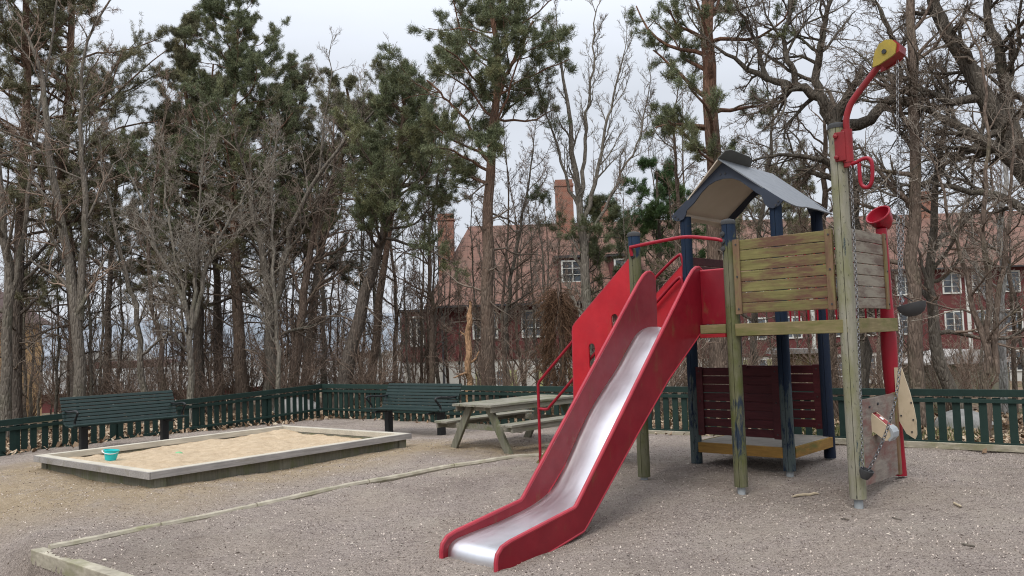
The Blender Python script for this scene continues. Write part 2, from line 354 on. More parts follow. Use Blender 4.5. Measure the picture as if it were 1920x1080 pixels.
# buildings
m = Mat('house_red'); x = m.sep(); wv = m.math('FRACT', m.math('MULTIPLY', x[0], 6.5)); g = m.noise(1.5, 5, (1, 1, .3))
c = m.mix(m.ramp(g, [(.3, 0), (.7, 1)]), (.085, .018, .018), (.125, .030, .027)); c = m.mix(m.ramp(wv, [(.0, .6), (.10, 0)]), c, (.04, .01, .01)); MT['house_red'] = m.done(c, .8, wv, .3, .02)
m = Mat('house_white'); g = m.noise(2, 6); c = m.mix(m.ramp(g, [(.3, 0), (.7, 1)]), (.40, .39, .355), (.52, .51, .465)); MT['house_white'] = m.done(c, .9, g, .2, .02)
m = Mat('house_yellow'); g = m.noise(2, 6); c = m.mix(m.ramp(g, [(.3, 0), (.7, 1)]), (.50, .32, .15), (.60, .40, .20)); MT['house_yellow'] = m.done(c, .9)
m = Mat('tile'); x = m.sep('UV'); 
g = m.noise(1.2, 6); g2 = m.noise(9, 3, off=(4, 4, 4)); fx = m.math('FRACT', m.math('MULTIPLY', x[0], 4.0)); fy = m.math('FRACT', m.math('MULTIPLY', x[1], 2.9))
c = m.mix(m.ramp(g, [(.3, 0), (.7, 1)]), (.125, .060, .042), (.195, .105, .075)); c = m.mix(m.ramp(g2, [(.4, .5), (.55, 0)]), c, (.17, .08, .06))
c = m.mix(m.ramp(m.noise(.6, 6, (1, 1, 1), .7, off=(3, 9, 1)), [(.45, 0), (.65, .6)]), c, (.085, .065, .045))
c = m.mix(m.ramp(fx, [(.0, .55), (.16, 0)]), c, (.06, .03, .025)); c = m.mix(m.ramp(fy, [(.0, .7), (.15, 0)]), c, (.06, .03, .025))
MT['tile'] = m.done(c, .85, m.math('ADD', fx, fy), .4, .04)
m = Mat('brick'); bt = m.n.new('ShaderNodeTexBrick'); mp = m.n.new('ShaderNodeMapping'); mp.inputs['Rotation'].default_value = (PI/2, 0, 0); m.L(m.tc.outputs['Object'], mp.inputs[0]); m.L(mp.outputs[0], bt.inputs[0])
bt.inputs['Scale'].default_value = 4; bt.inputs['Color1'].default_value = (.27, .10, .06, 1); bt.inputs['Color2'].default_value = (.19, .07, .045, 1); bt.inputs['Mortar'].default_value = (.30, .25, .2, 1); MT['brick'] = m.done(bt.outputs[0], .9)
m = Mat('white_frame'); MT['white_frame'] = m.done((.55, .55, .51), .6)
m = Mat('pane'); g = m.noise(.7, 3); c = m.mix(m.ramp(g, [(.4, 0), (.6, 1)]), (.02, .025, .03), (.10, .12, .14)); MT['pane'] = m.done(c, .12, spec=.8)
m = Mat('shutter'); MT['shutter'] = m.done((.36, .37, .17), .7)
m = Mat('dark_gutter'); MT['dark_gutter'] = m.done((.03, .03, .035), .6)
m = Mat('far_hill'); g = m.noise(.02, 6); c = m.mix(m.ramp(g, [(.35, 0), (.65, 1)]), (.15, .17, .19), (.26, .28, .31)); MT['far_hill'] = m.done(c, 1, spec=0)  # distance haze is put into the hill's grey-blue base colour
m = Mat('rock'); g = m.noise(3, 8); c = m.mix(m.ramp(g, [(.3, 0), (.7, 1)]), (.14, .14, .13), (.33, .32, .30)); MT['rock'] = m.done(c, .9, g, .6, .05)
m = Mat('moss'); g = m.noise(9, 6); c = m.mix(g, (.05, .06, .015), (.14, .15, .04)); MT['moss'] = m.done(c, .95, g, .6, .02)

# ------------------------------------------------------------------ terrain
TH = -.74; OX, OY = 1.4638, 9.8044
AX = (math.cos(TH), math.sin(TH)); BX = (-math.sin(TH), math.cos(TH))
def WL(u, v, z=0.): return (OX+AX[0]*u+BX[0]*v, OY+AX[1]*u+BX[1]*v, z)
FL = [(-8.41, 13.72), (-4.52, 19.55), (6.83, 11.48)]        # fence: left, corner, right
_d0 = np.array(FL[1])-np.array(FL[0]); _d0 /= np.linalg.norm(_d0); nL = np.array([-_d0[1], _d0[0]])
_d1 = np.array(FL[2])-np.array(FL[1]); _d1 /= np.linalg.norm(_d1); nR = np.array([-_d1[1], _d1[0]])
ANCH = [(*WL(0, 0)[:2], -.10), (*WL(1.226, 0)[:2], -.12), (*WL(2.45, 0)[:2], -.12), (*WL(0, 1.2)[:2], -.06), (*WL(1.226, 1.2)[:2], -.11), (*WL(1.226, 2.4)[:2], -.08),
        (*WL(2.5, 1.1)[:2], -.03), (*WL(.5, -3.4)[:2], -.245), (*WL(.5, -2.7)[:2], -.205), (*WL(-1.6, 0)[:2], -.04), (-.9, 11.8, .03), (0, 11.3, .03), (1.2, 12.6, 0), (.5, 13.5, 0),
        (-4.2, 9.6, .05), (-6.6, 11.7, .05), (-1.6, 12.8, .03), (-4, 14.8, .02), (-8.41, 13.72, .02), (-4.5, 19.5, -.07), (-.5, 16.7, -.09), (2.6, 14.5, -.12), (5.2, 12.9, -.19), (6.83, 11.48, -.18),
        (-4.2, 7.6, -.09), (-3.4, 8.1, -.08), (-1.8, 9.8, -.02), (-.8, 10.7, 0), (-2, 6.5, -.17), (0, 5.5, -.28), (2, 6, -.26), (4, 6.5, -.20), (5, 9, -.1), (6, 8, -.12), (-1, 8.5, -.12), (.2, 8.3, -.16), (-1.85, 15.4, -.05), (-6.8, 14.3, .03), (-6.5, 8.5, -.12), (-8, 9.5, -.06)]
ANCH = np.array(ANCH)
BOXC = np.array([-4.27, 7.36]); BOXD = np.array([-3.0959+4.2699, 6.4008-7.36]); BOXD = BOXD/np.linalg.norm(BOXD); BOXN = np.array([-BOXD[1], BOXD[0]])*-1.   # outward (towards the camera)
if BOXN[1] > 0: BOXN = -BOXN
HOLL = [(*WL(.5, -3.95)[:2], -.07, .12), (*WL(.5, -4.5)[:2], .03, .15), (*WL(3.0, -.2)[:2], -.05, .25), (*WL(3.2, .6)[:2], .03, .2), (*WL(1.9, .5)[:2], -.04, .5), (*WL(-1.9, .6)[:2], -.03, .2), (-1.0, 9.2, .02, .5), (3.4, 6.4, .03, .6)]
def hgt(x, y, detail=True):
    x = np.asarray(x, float); y = np.asarray(y, float); sh = x.shape; x = x.ravel(); y = y.ravel()
    num = np.zeros_like(x); den = np.zeros_like(x)
    for ax, ay, az in ANCH:
        w_ = 1/((x-ax)**2+(y-ay)**2+.15)**1.6; num += w_*az; den += w_
    h = num/den
    sL = (x-FL[0][0])*nL[0]+(y-FL[0][1])*nL[1]; sR = (x-FL[1][0])*nR[0]+(y-FL[1][1])*nR[1]
    s = np.maximum(0, np.maximum(sL, sR)-.3)
    dr = np.where(s < 40, .045*s, 1.8+.02*(s-40)); dr = np.minimum(dr, 14)
    far = np.clip((s-30)/60, 0, 1)*np.clip((-x-2+.2*y)/20, 0, 1); h = h-dr-far*6
    bd = (x-BOXC[0])*BOXN[0]+(y-BOXC[1])*BOXN[1]; al = (x-BOXC[0])*BOXD[0]+(y-BOXC[1])*BOXD[1]
    wd = .05+np.maximum(0, -al)*.9; t = np.clip((bd+.02+wd*.5*(al < 0))/wd, 0, 1); t = t*t*(3-2*t); h = h-.34*t
    for gx0, gy0, am, rr0 in HOLL: h = h+am*np.exp(-((x-gx0)**2+(y-gy0)**2)/rr0)
    if detail:
        k = np.clip(1-s/3, 0, 1)
        h = h+k*(.030*(vnoise(x*1.3, y*1.3, 1)-.5)+.024*(vnoise(x*3.7, y*3.7, 2)-.5)+.016*(vnoise(x*8, y*8, 3)-.5))+(1-k)*(.25*(vnoise(x*.5, y*.5, 4)-.5)+.05*(vnoise(x*3, y*3, 5)-.5))
    return h.reshape(sh)
def H1(x, y): return float(hgt(np.array([x]), np.array([y]))[0])
def axis(a, b, step, far, n):
    core = np.arange(a, b+1e-6, step); g = np.geomspace(step*1.5, far, n); return np.concatenate([(a-g)[::-1], core, b+g])
gx = axis(-9.5, 8.5, .065, 1800, 55); gy = axis(4.5, 18, .065, 1800, 60); gy = gy[gy > -30]
XX, YY = np.meshgrid(gx, gy); ZZ = hgt(XX, YY); nxg, nyg = len(gx), len(gy)
idx = np.arange(nxg*nyg).reshape(nyg, nxg)
me = arr_mesh('ground', np.stack([XX.ravel(), YY.ravel(), ZZ.ravel()], 1), [np.stack([idx[:-1, :-1].ravel(), idx[:-1, 1:].ravel(), idx[1:, 1:].ravel(), idx[1:, :-1].ravel()], 1)])
go = link('ground', me, MT['ground'], smooth=True, kind='structure')
SBX = [np.array(p) for p in ((-4.21, 9.61), (-6.61, 11.66), (-1.636, 12.787), (-4.03, 14.77))]
def seg_d(x, y, a, b):
    d = b-a; t = np.clip(((x-a[0])*d[0]+(y-a[1])*d[1])/(d@d), 0, 1); return np.hypot(x-a[0]-t*d[0], y-a[1]-t*d[1])
dd = np.minimum(seg_d(XX, YY, SBX[0], SBX[1]), np.minimum(seg_d(XX, YY, SBX[0], SBX[2])*1.25, seg_d(XX, YY, np.array([-8.5, 11.]), np.array([-5, 9.5]))))
dd = np.minimum(dd, seg_d(XX, YY, np.array([-1.6, 12.8]), np.array([.5, 12.]))*1.4)
sand = np.clip(1.15-dd/1.35, 0, 1)
sLx = (XX-FL[0][0])*nL[0]+(YY-FL[0][1])*nL[1]; sRx = (XX-FL[1][0])*nR[0]+(YY-FL[1][1])*nR[1]
leafy = np.clip(np.maximum(sLx, sRx)/.35+.5, 0, 1)
for nm, a in (('sandy', sand), ('leafy', leafy)):
    at_ = me.attributes.new(nm, 'FLOAT', 'POINT'); at_.data.foreach_set('value', a.ravel().astype(np.float32))

# scattered little faces (stuff)
def quads(name, mat, P, size, rs, label, flat=.5, asp=1.6):
    n = len(P); a = rs.uniform(0, 2*PI, n); t = rs.normal(0, flat, n); t2 = rs.normal(0, flat, n)
    u = np.stack([np.cos(a), np.sin(a), t], 1); v_ = np.stack([-np.sin(a), np.cos(a), t2], 1); s_ = size*rs.uniform(.5, 1.4, n)
    u = u*s_[:, None]*asp/2; v_ = v_*s_[:, None]/2
    up = np.array([0, 0, 1.])*size*.25
    V = np.stack([P-u, P-v_*1.0+up, P+u, P+v_], 1).reshape(-1, 3); F = np.arange(4*n).reshape(n, 4)
    return tag(link(name, arr_mesh(name, V, [F]), MT[mat]), label=label, cat=name.replace('_', ' '), kind='stuff')
rs = np.random.RandomState(5)
def band(n, dist, t0, t1, which):
    a, b, nn = (FL[0], FL[1], nL) if which == 0 else (FL[1], FL[2], nR)
    a = np.array(a); b = np.array(b); t = rs.uniform(t0, t1, n); s = dist*rs.uniform(0, 1, n)**1.5+.03
    p = a+(b-a)*t[:, None]+nn*s[:, None]; z = hgt(p[:, 0], p[:, 1])+rs.uniform(.005, .05, n); return np.column_stack([p, z])
LP = np.concatenate([band(15000, 9, -.25, 1.2, 0), band(17000, 9, -.1, 1.35, 1), band(260, -.5, 0, 1, 0), band(160, -.4, 0, 1, 1)])
quads('fallen_leaves', 'leaf_litter', LP, .055, rs, 'dry brown leaves covering the ground beyond the green fence', .7)
n = 260; px = rs.uniform(-30, 1950, n); py = 840+240*rs.uniform(0, 1, n)**1.4; CP = []
for a, b in zip(px, py):
    p = G(a, b, -.12); CP.append((p[0], p[1]))
CP = np.array(CP); quads('wood_chips', 'chips', np.column_stack([CP, hgt(CP[:, 0], CP[:, 1])+.006]), .018, rs, 'pale wood chips and twiglets strewn over the gravel', .25, 2.2)
n = 42000; r_ = 4.8+9*rs.uniform(0, 1, n)**1.3; an = rs.uniform(-.62, .62, n); GP = np.column_stack([np.sin(an)*r_, np.cos(an)*r_])
inb = ((GP-np.array(FL[0]))@nL < -.2) & ((GP-np.array(FL[1]))@nR < -.2); GP = GP[inb]
quads('gravel', 'gravel_bits', np.column_stack([GP, hgt(GP[:, 0], GP[:, 1])+.002]), .011, rs, 'loose grey pink gravel chips on the playground surface', .5, 1.3)

# ------------------------------------------------------------------ fences
def fence(name, a, b, label, n, low, hgt_=.78, z0=None, z1=None, t0=0., t1=1.):
    a = np.array(a); b = np.array(b); za = H1(*a) if z0 is None else z0; zb = H1(*b) if z1 is None else z1
    L = float(np.linalg.norm(b-a)); ang = math.atan2(b[1]-a[1], b[0]-a[0])
    r = empty(name, (a[0], a[1], za), ang, label=label, cat='fence', group='dark green picket fences round the playground')
    sl_ = (zb-za)/L
    def Z(x): return sl_*x
    m_ = MB(); m_.bar((0, -.01, Z(0)+hgt_-.05), (L, -.01, Z(L)+hgt_-.05), .045, .10); m_.build('top_rail', MT['fence_green'], r, .004)
    m_ = MB(); m_.bar((0, -.028, Z(0)+hgt_-.16), (L, -.028, Z(L)+hgt_-.16), .03, .055); m_.build('upper_rail', MT['fence_green'], r, .003)
    lz = .045 if low else .20
    m_ = MB(); m_.bar((0, -.028, Z(0)+lz), (L, -.028, Z(L)+lz), .03, .05); m_.build('lower_rail', MT['fence_green'], r, .003)
    k = int(L/.172)
    rng = random.Random(n)
    for i in range(k):
        x = .08+i*.172; j = rng.uniform(-.015, .015); e = rng.uniform(-.01, .01)
        m_ = MB(); m_.bar((x+j, 0, Z(x)+(.03 if low else .0)+e), (x, 0, Z(x)+hgt_-.115+e*.5), .022, .1, (1, 0, 0)) if False else m_.box((x-.05+j, -.011, Z(x)+(.03 if low else .005)+e), (x+.05+j, .011, Z(x)+hgt_-.115+e*.4))
        m_.build('picket', MT['fence_green'], r)
    x = 0.
    while x <= L+.01:
        m_ = MB(); m_.box((x-.035, .014, Z(x)-.05), (x+.035, .084, Z(x)+hgt_-.11)); m_.build('post', MT['fence_green'], r, .004); x += 1.72
    return r
ext = np.array(FL[0])-_d0*3.2
fence('picket_fence', ext, FL[1], 'dark green picket fence behind the left bench, running to the far corner', 1, False)
mid_ = np.array(FL[1])+_d1*7.4
fence('picket_fence', np.array(FL[1])+_d1*.03, mid_, 'dark green picket fence behind the picnic table and far bench', 2, False)
endR = np.array(FL[2])+_d1*2.6
fence('picket_fence', mid_+_d1*.04, endR, 'dark green picket fence right of the slide, with its rail near the ground', 3, True, hgt_=.80)
a_ = mid_-nR*.08; b_ = endR-nR*.08
r = MB().bar((a_[0], a_[1], H1(*a_)-.0), (b_[0], b_[1], H1(*b_)-.0), .05, .09).build('sleeper', MT['timber'], None, .006, label='long grey timber kerb along the foot of the right fence', cat='timber kerb')

# ------------------------------------------------------------------ benches
def bench(cx, cy, th, label):
    yd = np.array([-math.sin(th), math.cos(th)]); o = np.array([cx, cy])-.24*yd; L = 1.85; h = L/2; z0 = H1(*o)
    r = empty('park_bench', (o[0], o[1], z0), th, label=label, cat='bench', group='dark green slatted benches')
    g = MT['green_paint']
    for i in range(6):
        y = -.40+i*.076; z = .435+.02*abs(i-3)*.3+(.012 if i == 0 else 0)
        MB().box((-h, y-.03, z-.014), (h, y+.03, z+.014)).build('seat_slat', g, r, .008)
    for i in range(8):
        t = i/7; y = .06+.18*t; z = .475+.39*t-.0*t
        m_ = MB(); c = Vector((0, y, z)); dirn = Vector((0, .42, .9)).normalized()
        m_.bar((-h, y, z), (h, y, z), .028, .052, dirn); m_.build('back_slat', g, r, .008)
    for sx_ in (-.66, .66):
        MB().box((sx_-.055, -.10, -.03), (sx_+.055, .02, .42)).build('leg', MT['black_metal'], r, .01)
        MB().bar((sx_, -.40, .405), (sx_, .10, .405), .05, .03).build('seat_bearer', MT['black_metal'], r, .005)
        MB().bar((sx_, .075, .40), (sx_, .262, .85), .04, .025, (0, -.9, .4)).build('back_bearer', MT['black_metal'], r, .005)
    for sx_ in (-h+.06, h-.06):
        p = smoothpath([(sx_, -.30, .42), (sx_, -.27, .50), (sx_, -.33, .58), (sx_, -.40, .66), (sx_, -.30, .685), (sx_, -.05, .665), (sx_, .16, .67)], 5)
        MB().tube(p, .019, 8).build('armrest', MT['black_metal'], r, smooth=True)
    return r
bench(-6.77, 14.26, .80, 'dark green slatted bench behind the sandpit, in front of the left fence')
bench(-1.69, 15.47, -.65, 'dark green slatted bench between the sandpit and the picnic table')

# ------------------------------------------------------------------ picnic table
th = .811; xd = np.array([math.cos(th), math.sin(th)]); Lh = .98
o = np.array([-.65, 11.99])+xd*Lh
r = empty('picnic_table', (o[0], o[1], .0), th, label='weathered grey wooden picnic table with attached benches, left of the slide', cat='picnic table'); r.scale = (1, 1, .93)
for i in range(5): MB().box((-Lh+.01*(i % 2), -.40+i*.162, .705), (Lh-.008*(i % 3), -.40+i*.162+.152, .742)).build('tabletop_board', MT['wood_table'], r, .004)
for s_ in (-1, 1):
    for j in (0, 1):
        y0 = s_*.665 + (j-.5)*.142-.066
        MB().box((-Lh, y0, .425), (Lh+.01*j, y0+.136, .46)).build('seat_board', MT['wood_table'], r, .004)
    MB().box((-Lh+.03, s_*.77-.02, .345), (Lh-.03, s_*.77+.02, .424)).build('seat_rail', MT['wood_table'], r, .003)
    MB().box((-Lh+.05, s_*.36-.02, .62), (Lh-.05, s_*.36+.02, .704)).build('apron', MT['wood_table'], r, .003)
for ex in (-1, 1):
    x = ex*(Lh-.17)
    MB().bar((x-ex*.05, -.78, .375), (x-ex*.05, .78, .375), .045, .09).build('crossbeam', MT['wood_table'], r, .004)
    MB().bar((x-ex*.05, -.36, .665), (x-ex*.05, .36, .665), .045, .076).build('crossbeam', MT['wood_table'], r, .004)
    for s_ in (-1, 1): MB().bar((x, s_*.62, -.08), (x, s_*.19, .70), .05, .12, (0, 1, .3)).build('leg', MT['wood_leg'], r, .005)

# ------------------------------------------------------------------ sandpit
c0, c1, c2, c3 = [Vector((*p, 0)) for p in SBX]
xd = (c2-c0); Lx = xd.length; th = math.atan2(xd.y, xd.x); Wy = (c1-c0).length; zb = .05
r = empty('sandpit', (c0.x, c0.y, zb), th, label='low rectangular sandpit framed with grey boards', cat='sandpit')
zt = .18; hb = .080; wb = .115
def rimb(a, b, w0):
    m_ = MB(); m_.box(a, b); m_.build('rim_board', MT[w0], r, .004)
rimb((0, 0, zt-hb), (Lx, wb, zt), 'wood_sand_x'); rimb((0, Wy-wb, zt-hb), (Lx, Wy, zt), 'wood_sand_x')
rimb((.001, wb+.003, zt-hb), (wb, Wy-wb-.003, zt-.002), 'wood_sand_x'); rimb((Lx-wb, wb+.003, zt-hb), (Lx-.001, Wy-wb-.003, zt-.002), 'wood_sand_x')
MB().box((-.002, -.022, zt-hb-.006), (Lx+.002, -.002, zt-.003)).build('face_board', MT['wood_face_x'], r, .003)
MB().box((-.024, -.022, zt-hb-.006), (-.004, Wy, zt-.003)).build('face_board', MT['wood_face_x'], r, .003)
MB().box((Lx+.004, -.022, zt-hb-.006), (Lx+.024, Wy, zt-.003)).build('face_board', MT['wood_face_x'], r, .003)
for a, b in (((.07, .05, -.12), (Lx-.07, .10, zt-hb-.008)), ((.07, .103, -.12), (.12, Wy-.1, zt-hb-.008)), ((Lx-.12, .103, -.12), (Lx-.07, Wy-.1, zt-hb-.008)), ((.07, Wy-.1, -.12), (Lx-.07, Wy-.05, zt-hb-.008))):
    MB().box(a, b).build('base_board', MT['wood_leg'], r, .003)
for a in ((.06, .035), (Lx-.20, .035), (.055, Wy-.2)): MB().box((a[0], a[1]-.02, -.1), (a[0]+.14, a[1]+.14, zt-hb-.012)).build('corner_block', MT['wood_leg'], r, .003)
# sand inside
ns, ms = 150, 120; sxg = np.linspace(.10, Lx-.10, ns); syg = np.linspace(.10, Wy-.10, ms); SX, SY = np.meshgrid(sxg, syg)
hz = .065+.03*np.sin(SX*1.1+.5)*np.sin(SY*1.3)+.07*(vnoise(SX*1.7, SY*1.7, 7)-.5)+.04*(vnoise(SX*5, SY*5, 8)-.5)+.022*(vnoise(SX*13, SY*13, 9)-.5)
hz = .086+(hz-.065)*.85; hz += .03*np.exp(-((SX-.5)**2+(SY-1.6)**2)/.6)-.06*np.exp(-((SX-3.2)**2+(SY-2.4)**2)/.12)+.05*np.exp(-((SX-2.9)**2+(SY-2.1)**2)/.10)
hz = np.minimum(hz, zt-.012)
idx = np.arange(ns*ms).reshape(ms, ns)
me = arr_mesh('sand', np.stack([SX.ravel(), SY.ravel(), hz.ravel()], 1), [np.stack([idx[:-1, :-1].ravel(), idx[:-1, 1:].ravel(), idx[1:, 1:].ravel(), idx[1:, :-1].ravel()], 1)])
so_ = link('sand', me, MT['sand'], smooth=True, kind='stuff', label='trampled yellow sand filling the sandpit', cat='sand'); so_.location = r.location; so_.rotation_euler = r.rotation_euler
# bucket
bp = G(207, 866, .15); lq = r.matrix_basis.inverted() @ Vector((bp[0], bp[1], zb)); bz = float(hz[int(np.clip(round((lq.y-.1)/(Wy-.2)*(ms-1)), 0, ms-1)), int(np.clip(round((lq.x-.1)/(Lx-.2)*(ns-1)), 0, ns-1))])+zb
rb = empty('toy_bucket', (bp[0], bp[1], bz-.004), .3, label='turquoise toy bucket with white handle standing in the sandpit', cat='toy bucket')
M_ = Matrix.Rotation(.12, 3, 'Y')
MB().lathe([(.001, 0), (.068, 0), (.095, .125), (.102, .128), (.102, .137), (.09, .137), (.062, .01), (.001, .01)], n=24, M=M_).build('bucket_body', MT['bucket_blue'], rb, smooth=True)
hp = [(.1*math.cos(t), -.1*math.sin(t)*.93, .125-.1*math.sin(t)*.35-(0.012*math.cos(t))) for t in np.linspace(0, PI, 12)]
MB().tube(hp, .006, 6).build('handle', MT['white_plastic'], rb, smooth=True)
bp = G(335, 857, .14)
mo = MB(); mo.lathe([(.055, 0), (.05, .02), (.03, .034), (.001, .038)], n=14)
tag(mo.build('sand_mould', MT['mould_green'], None, smooth=True), label='small pale green sand mould half buried in the sandpit', cat='sand toy').location = (bp[0], bp[1], bz-.0)

# ------------------------------------------------------------------ timber edging
p0 = G(57, 1030, -.08); p1 = G(210, 1080, -.08); dv = p1-p0; dv /= np.linalg.norm(dv); p1 = p0+dv*3.2
inn = -np.array([BOXN[0], BOXN[1], 0])
r = empty('timber_wall', (0, 0, 0), label='low mossy retaining wall of stacked timber at the bottom left corner', cat='retaining wall')
for k in range(3):
    zt_ = -.08-k*.133; off = inn*(.055+(.012 if k else 0))
    a = p0+off+dv*(0 if k == 0 else .03); b = p1+off
    MB().bar((a[0], a[1], zt_-.064), (b[0], b[1], zt_-.064), .11, .126).build('timber', MT['timber'], r, .007)
edge = [(90, 1028, -.075), (300, 985, -.06), (480, 945, -.03), (690, 903, 0), (850, 873, .02), (1060, 845, .02)]
rngE = random.Random(4)
nm = ['nearest the mossy timber wall', 'second from the mossy timber wall', 'in the middle of the row', 'just in front of the picnic table', 'ending at the slide']
for k in range(5):
    a = G(*edge[k]); b = G(*edge[k+1]); d = (b-a)/np.linalg.norm(b-a)
    P = smoothpath([tuple(a+d*.01+np.array([0, 0, .0])), tuple((a*.66+b*.34)+np.array([rngE.uniform(-.01, .01), rngE.uniform(-.01, .01), .006])), tuple((a*.33+b*.67)+np.array([rngE.uniform(-.02, .02), 0, -.004])), tuple(b-d*.01)], 4)
    P = [(p[0], p[1], float(hgt(np.array([p[0]]), np.array([p[1]]), False)[0])+.012) for i, p in enumerate(P)]
    tag(MB().tube(P, [.036+.002*math.sin(i*2.1) for i in range(len(P))], 8).build('edging_log', MT['timber'], None, .0), label='half sunken timber edging log '+nm[k], cat='edging', group='timber edging logs across the gravel')
# sticks on the gravel
def stick(pa, pb, z, rad, label, bend=.02, nm='stick', mat='stick_wood'):
    a = G(*pa, z); b = G(*pb, z); pts = [a+(b-a)*t+np.array([0, bend*math.sin(t*5), 0]) for t in np.linspace(0, 1, 7)]
    pts = [(p[0], p[1], H1(p[0], p[1])+rad+.004+bend*.4*math.sin(3*i)) for i, p in enumerate(pts)]
    tag(MB().tube(pts, [rad*.5]+[rad]*5+[rad*.6], 6).build(nm, MT[mat], None), label=label, cat='stick')
stick((1486, 930), (1533, 924), -.12, .014, 'pale crooked stick lying on gravel in front of the play tower')
stick((1788, 952), (1802, 956), -.12, .012, 'short orange brown stub of wood at the right of the gravel', .005)
stick((1576, 979), (1593, 980), -.15, .008, 'thin dark stick on the gravel below the tall post', .004, mat='bark_grey')
stick((1802, 1025), (1828, 1027), -.18, .009, 'dark twig on the gravel near the bottom right corner', .004, mat='bark_grey')
stick((1672, 963), (1690, 967), -.12, .006, 'thin dark twig right of the tall post foot', .003, mat='bark_grey')

# ------------------------------------------------------------------ play tower (local frame: u along front, v to the back, z up)
T = empty('play_tower', (OX, OY, 0), TH, label='wooden play tower with red slide, stairs and small grey roof', cat='play tower')
def notch_post(x, y, z0, z1, rad, notch):
    m_ = MB(); n = 28; pts = []
    for k in range(n):
        t = 2*PI*k/n; pts.append((rad*math.cos(t), rad*math.sin(t)))
    k = int(notch/(2*PI)*n) % n; q = pts[k]; pts[k] = (q[0]*.75, q[1]*.75)
    q0 = pts[k-1]; t0 = 2*PI*k/n-.035; t1 = 2*PI*k/n+.035
    pts = pts[:k]+[(rad*math.cos(t0), rad*math.sin(t0)), pts[k], (rad*math.cos(t1), rad*math.sin(t1))]+pts[k+1:]
    m_.prism(pts, lambda a, b, d: (x+a, y+b, d), z0, z1)
    return m_
def post(x, y, z1, mat, cap=True, z0=-.045, rad=.072, notch=-1.15):
    o = notch_post(x, y, z0, z1, rad, notch % (2*PI)).build('post', MT[mat], T, smooth=True)
    gz = -.25
    f = MB(); f.tube([(x, y, gz), (x, y, z0)], .042, 14); f.build('steel_foot', MT['galv'], o, smooth=True)
    if cap:
        MB().lathe([(rad+.006, z1-.035), (rad+.008, z1-.005), (rad*.9, z1+.016), (rad*.4, z1+.026), (.001, z1+.028)], c=(x, y, 0), n=20).build('cap', MT['rubber'], o, smooth=True)
    return o
a_, b_ = 1.226, 1.203
post(0, 0, 2.80, 'post_green'); post(a_, 0, 2.80, 'post_front'); post(2*a_, 0, 3.61, 'post_pole', rad=.078)
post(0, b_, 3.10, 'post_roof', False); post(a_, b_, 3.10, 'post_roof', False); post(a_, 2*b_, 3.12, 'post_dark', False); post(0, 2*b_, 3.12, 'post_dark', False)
# front roof posts mottle paler low down; back pair is evenly dark
# beams and platform
def part(name, m_, mat, bevel=.004, parent=None, **k): return m_.build(name, MT[mat], parent or T, bevel, **k)
part('beam', MB().box((a_+.06, -.075, 1.555), (2*a_+.02, -.028, 1.685)), 'beam')
part('beam', MB().box((2*a_+.03, -.02, 1.548), (2*a_+.075, b_+.02, 1.69)), 'beam')
part('beam', MB().box((.86, -.06, 1.59), (a_-.06, -.015, 1.685)), 'beam')
part('red_strip', MB().box((.86, -.075, 1.545), (a_-.06, -.02, 1.586)), 'red_worn')
part('beam', MB().box((.05, b_-.02, 1.54), (a_-.05, b_+.025, 1.675)), 'dark_plank')
part('beam', MB().box((-.02, .05, 1.54), (.025, b_-.05, 1.675)), 'dark_plank')
for i in range(8): part('floor_board', MB().box((.08+i*.295, .03, 1.60), (.08+i*.295+.285, b_-.03, 1.64)), 'wood_leg')
for i in range(4): part('floor_board', MB().box((.06+i*.28, b_+.03, 1.60), (.06+i*.28+.27, 2*b_-.03, 1.64)), 'wood_leg')
# plank panels
def planks(axis_, p, u0, u1, z0, z1, n, mat, batt='batten', side=-1, gap=.006, th_=.022, bw=.075):
    """horizontal plank panel; axis_ 'u': spans u at v=p, 'v': spans v at u=p; battens on side"""
    r_ = None; h = (z1-z0)/n
    def bx(a, b, d0, d1, za, zb_):
        return MB().box((a, p+d0, za), (b, p+d1, zb_)) if axis_ == 'u' else MB().box((p+d0, a, za), (p+d1, b, zb_))
    base = None
    for i in range(n):
        o = part('plank', bx(u0, u1, -th_/2, th_/2, z0+i*h+gap/2, z0+(i+1)*h-gap/2), mat, .006)
    for a in (u0, u1-bw):
        d = sorted((side*th_/2+side*.001, side*(th_/2+.024)))
        part('batten', bx(a-.004, a+bw, d[0], d[1], z0-.006, z1+.006), batt, .004)
        for zq in (z0+.05, (z0+z1)/2, z1-.05):
            e0 = p+side*(th_/2+.022); e1 = p+side*(th_/2+.031); ac = a+bw/2
            q0, q1 = ((ac, e0, zq), (ac, e1, zq)) if axis_ == 'u' else ((e0, ac, zq), (e1, ac, zq))
            part('bolt', MB().tube([q0, q1], .010, 8), 'rubber', 0)
planks('u', -.03, a_+.075, 2*a_-.085, 1.79, 2.58, 7, 'plank_algae', bw=.07)
planks('v', 2*a_-.004, .075, 1.165, 1.79, 2.60, 7, 'plank_red', side=1, bw=.07)
planks('v', 0, b_+.07, 2*b_-.07, 1.80, 2.59, 7, 'dark_plank', batt='dark_plank')
planks('u', b_, .06, a_-.06, .32, 1.165, 8, 'dark_plank', batt='dark_plank', bw=.09, gap=.009)
planks('u', 2*b_, .06, a_-.06, .32, 1.14, 7, 'dark_plank', batt='dark_plank', bw=.09, gap=.014)
for i in range(10): part('baluster', MB().tube([(a_+.12+i*.108, b_-.02, 1.66), (a_+.12+i*.108, b_-.02, 2.5)], .011, 6), 'red_tube', 0)
part('top_bar', MB().tube([(a_+.06, b_-.02, 2.5), (2*a_-.02, b_-.02, 2.5)], .016, 8), 'red_tube', 0)
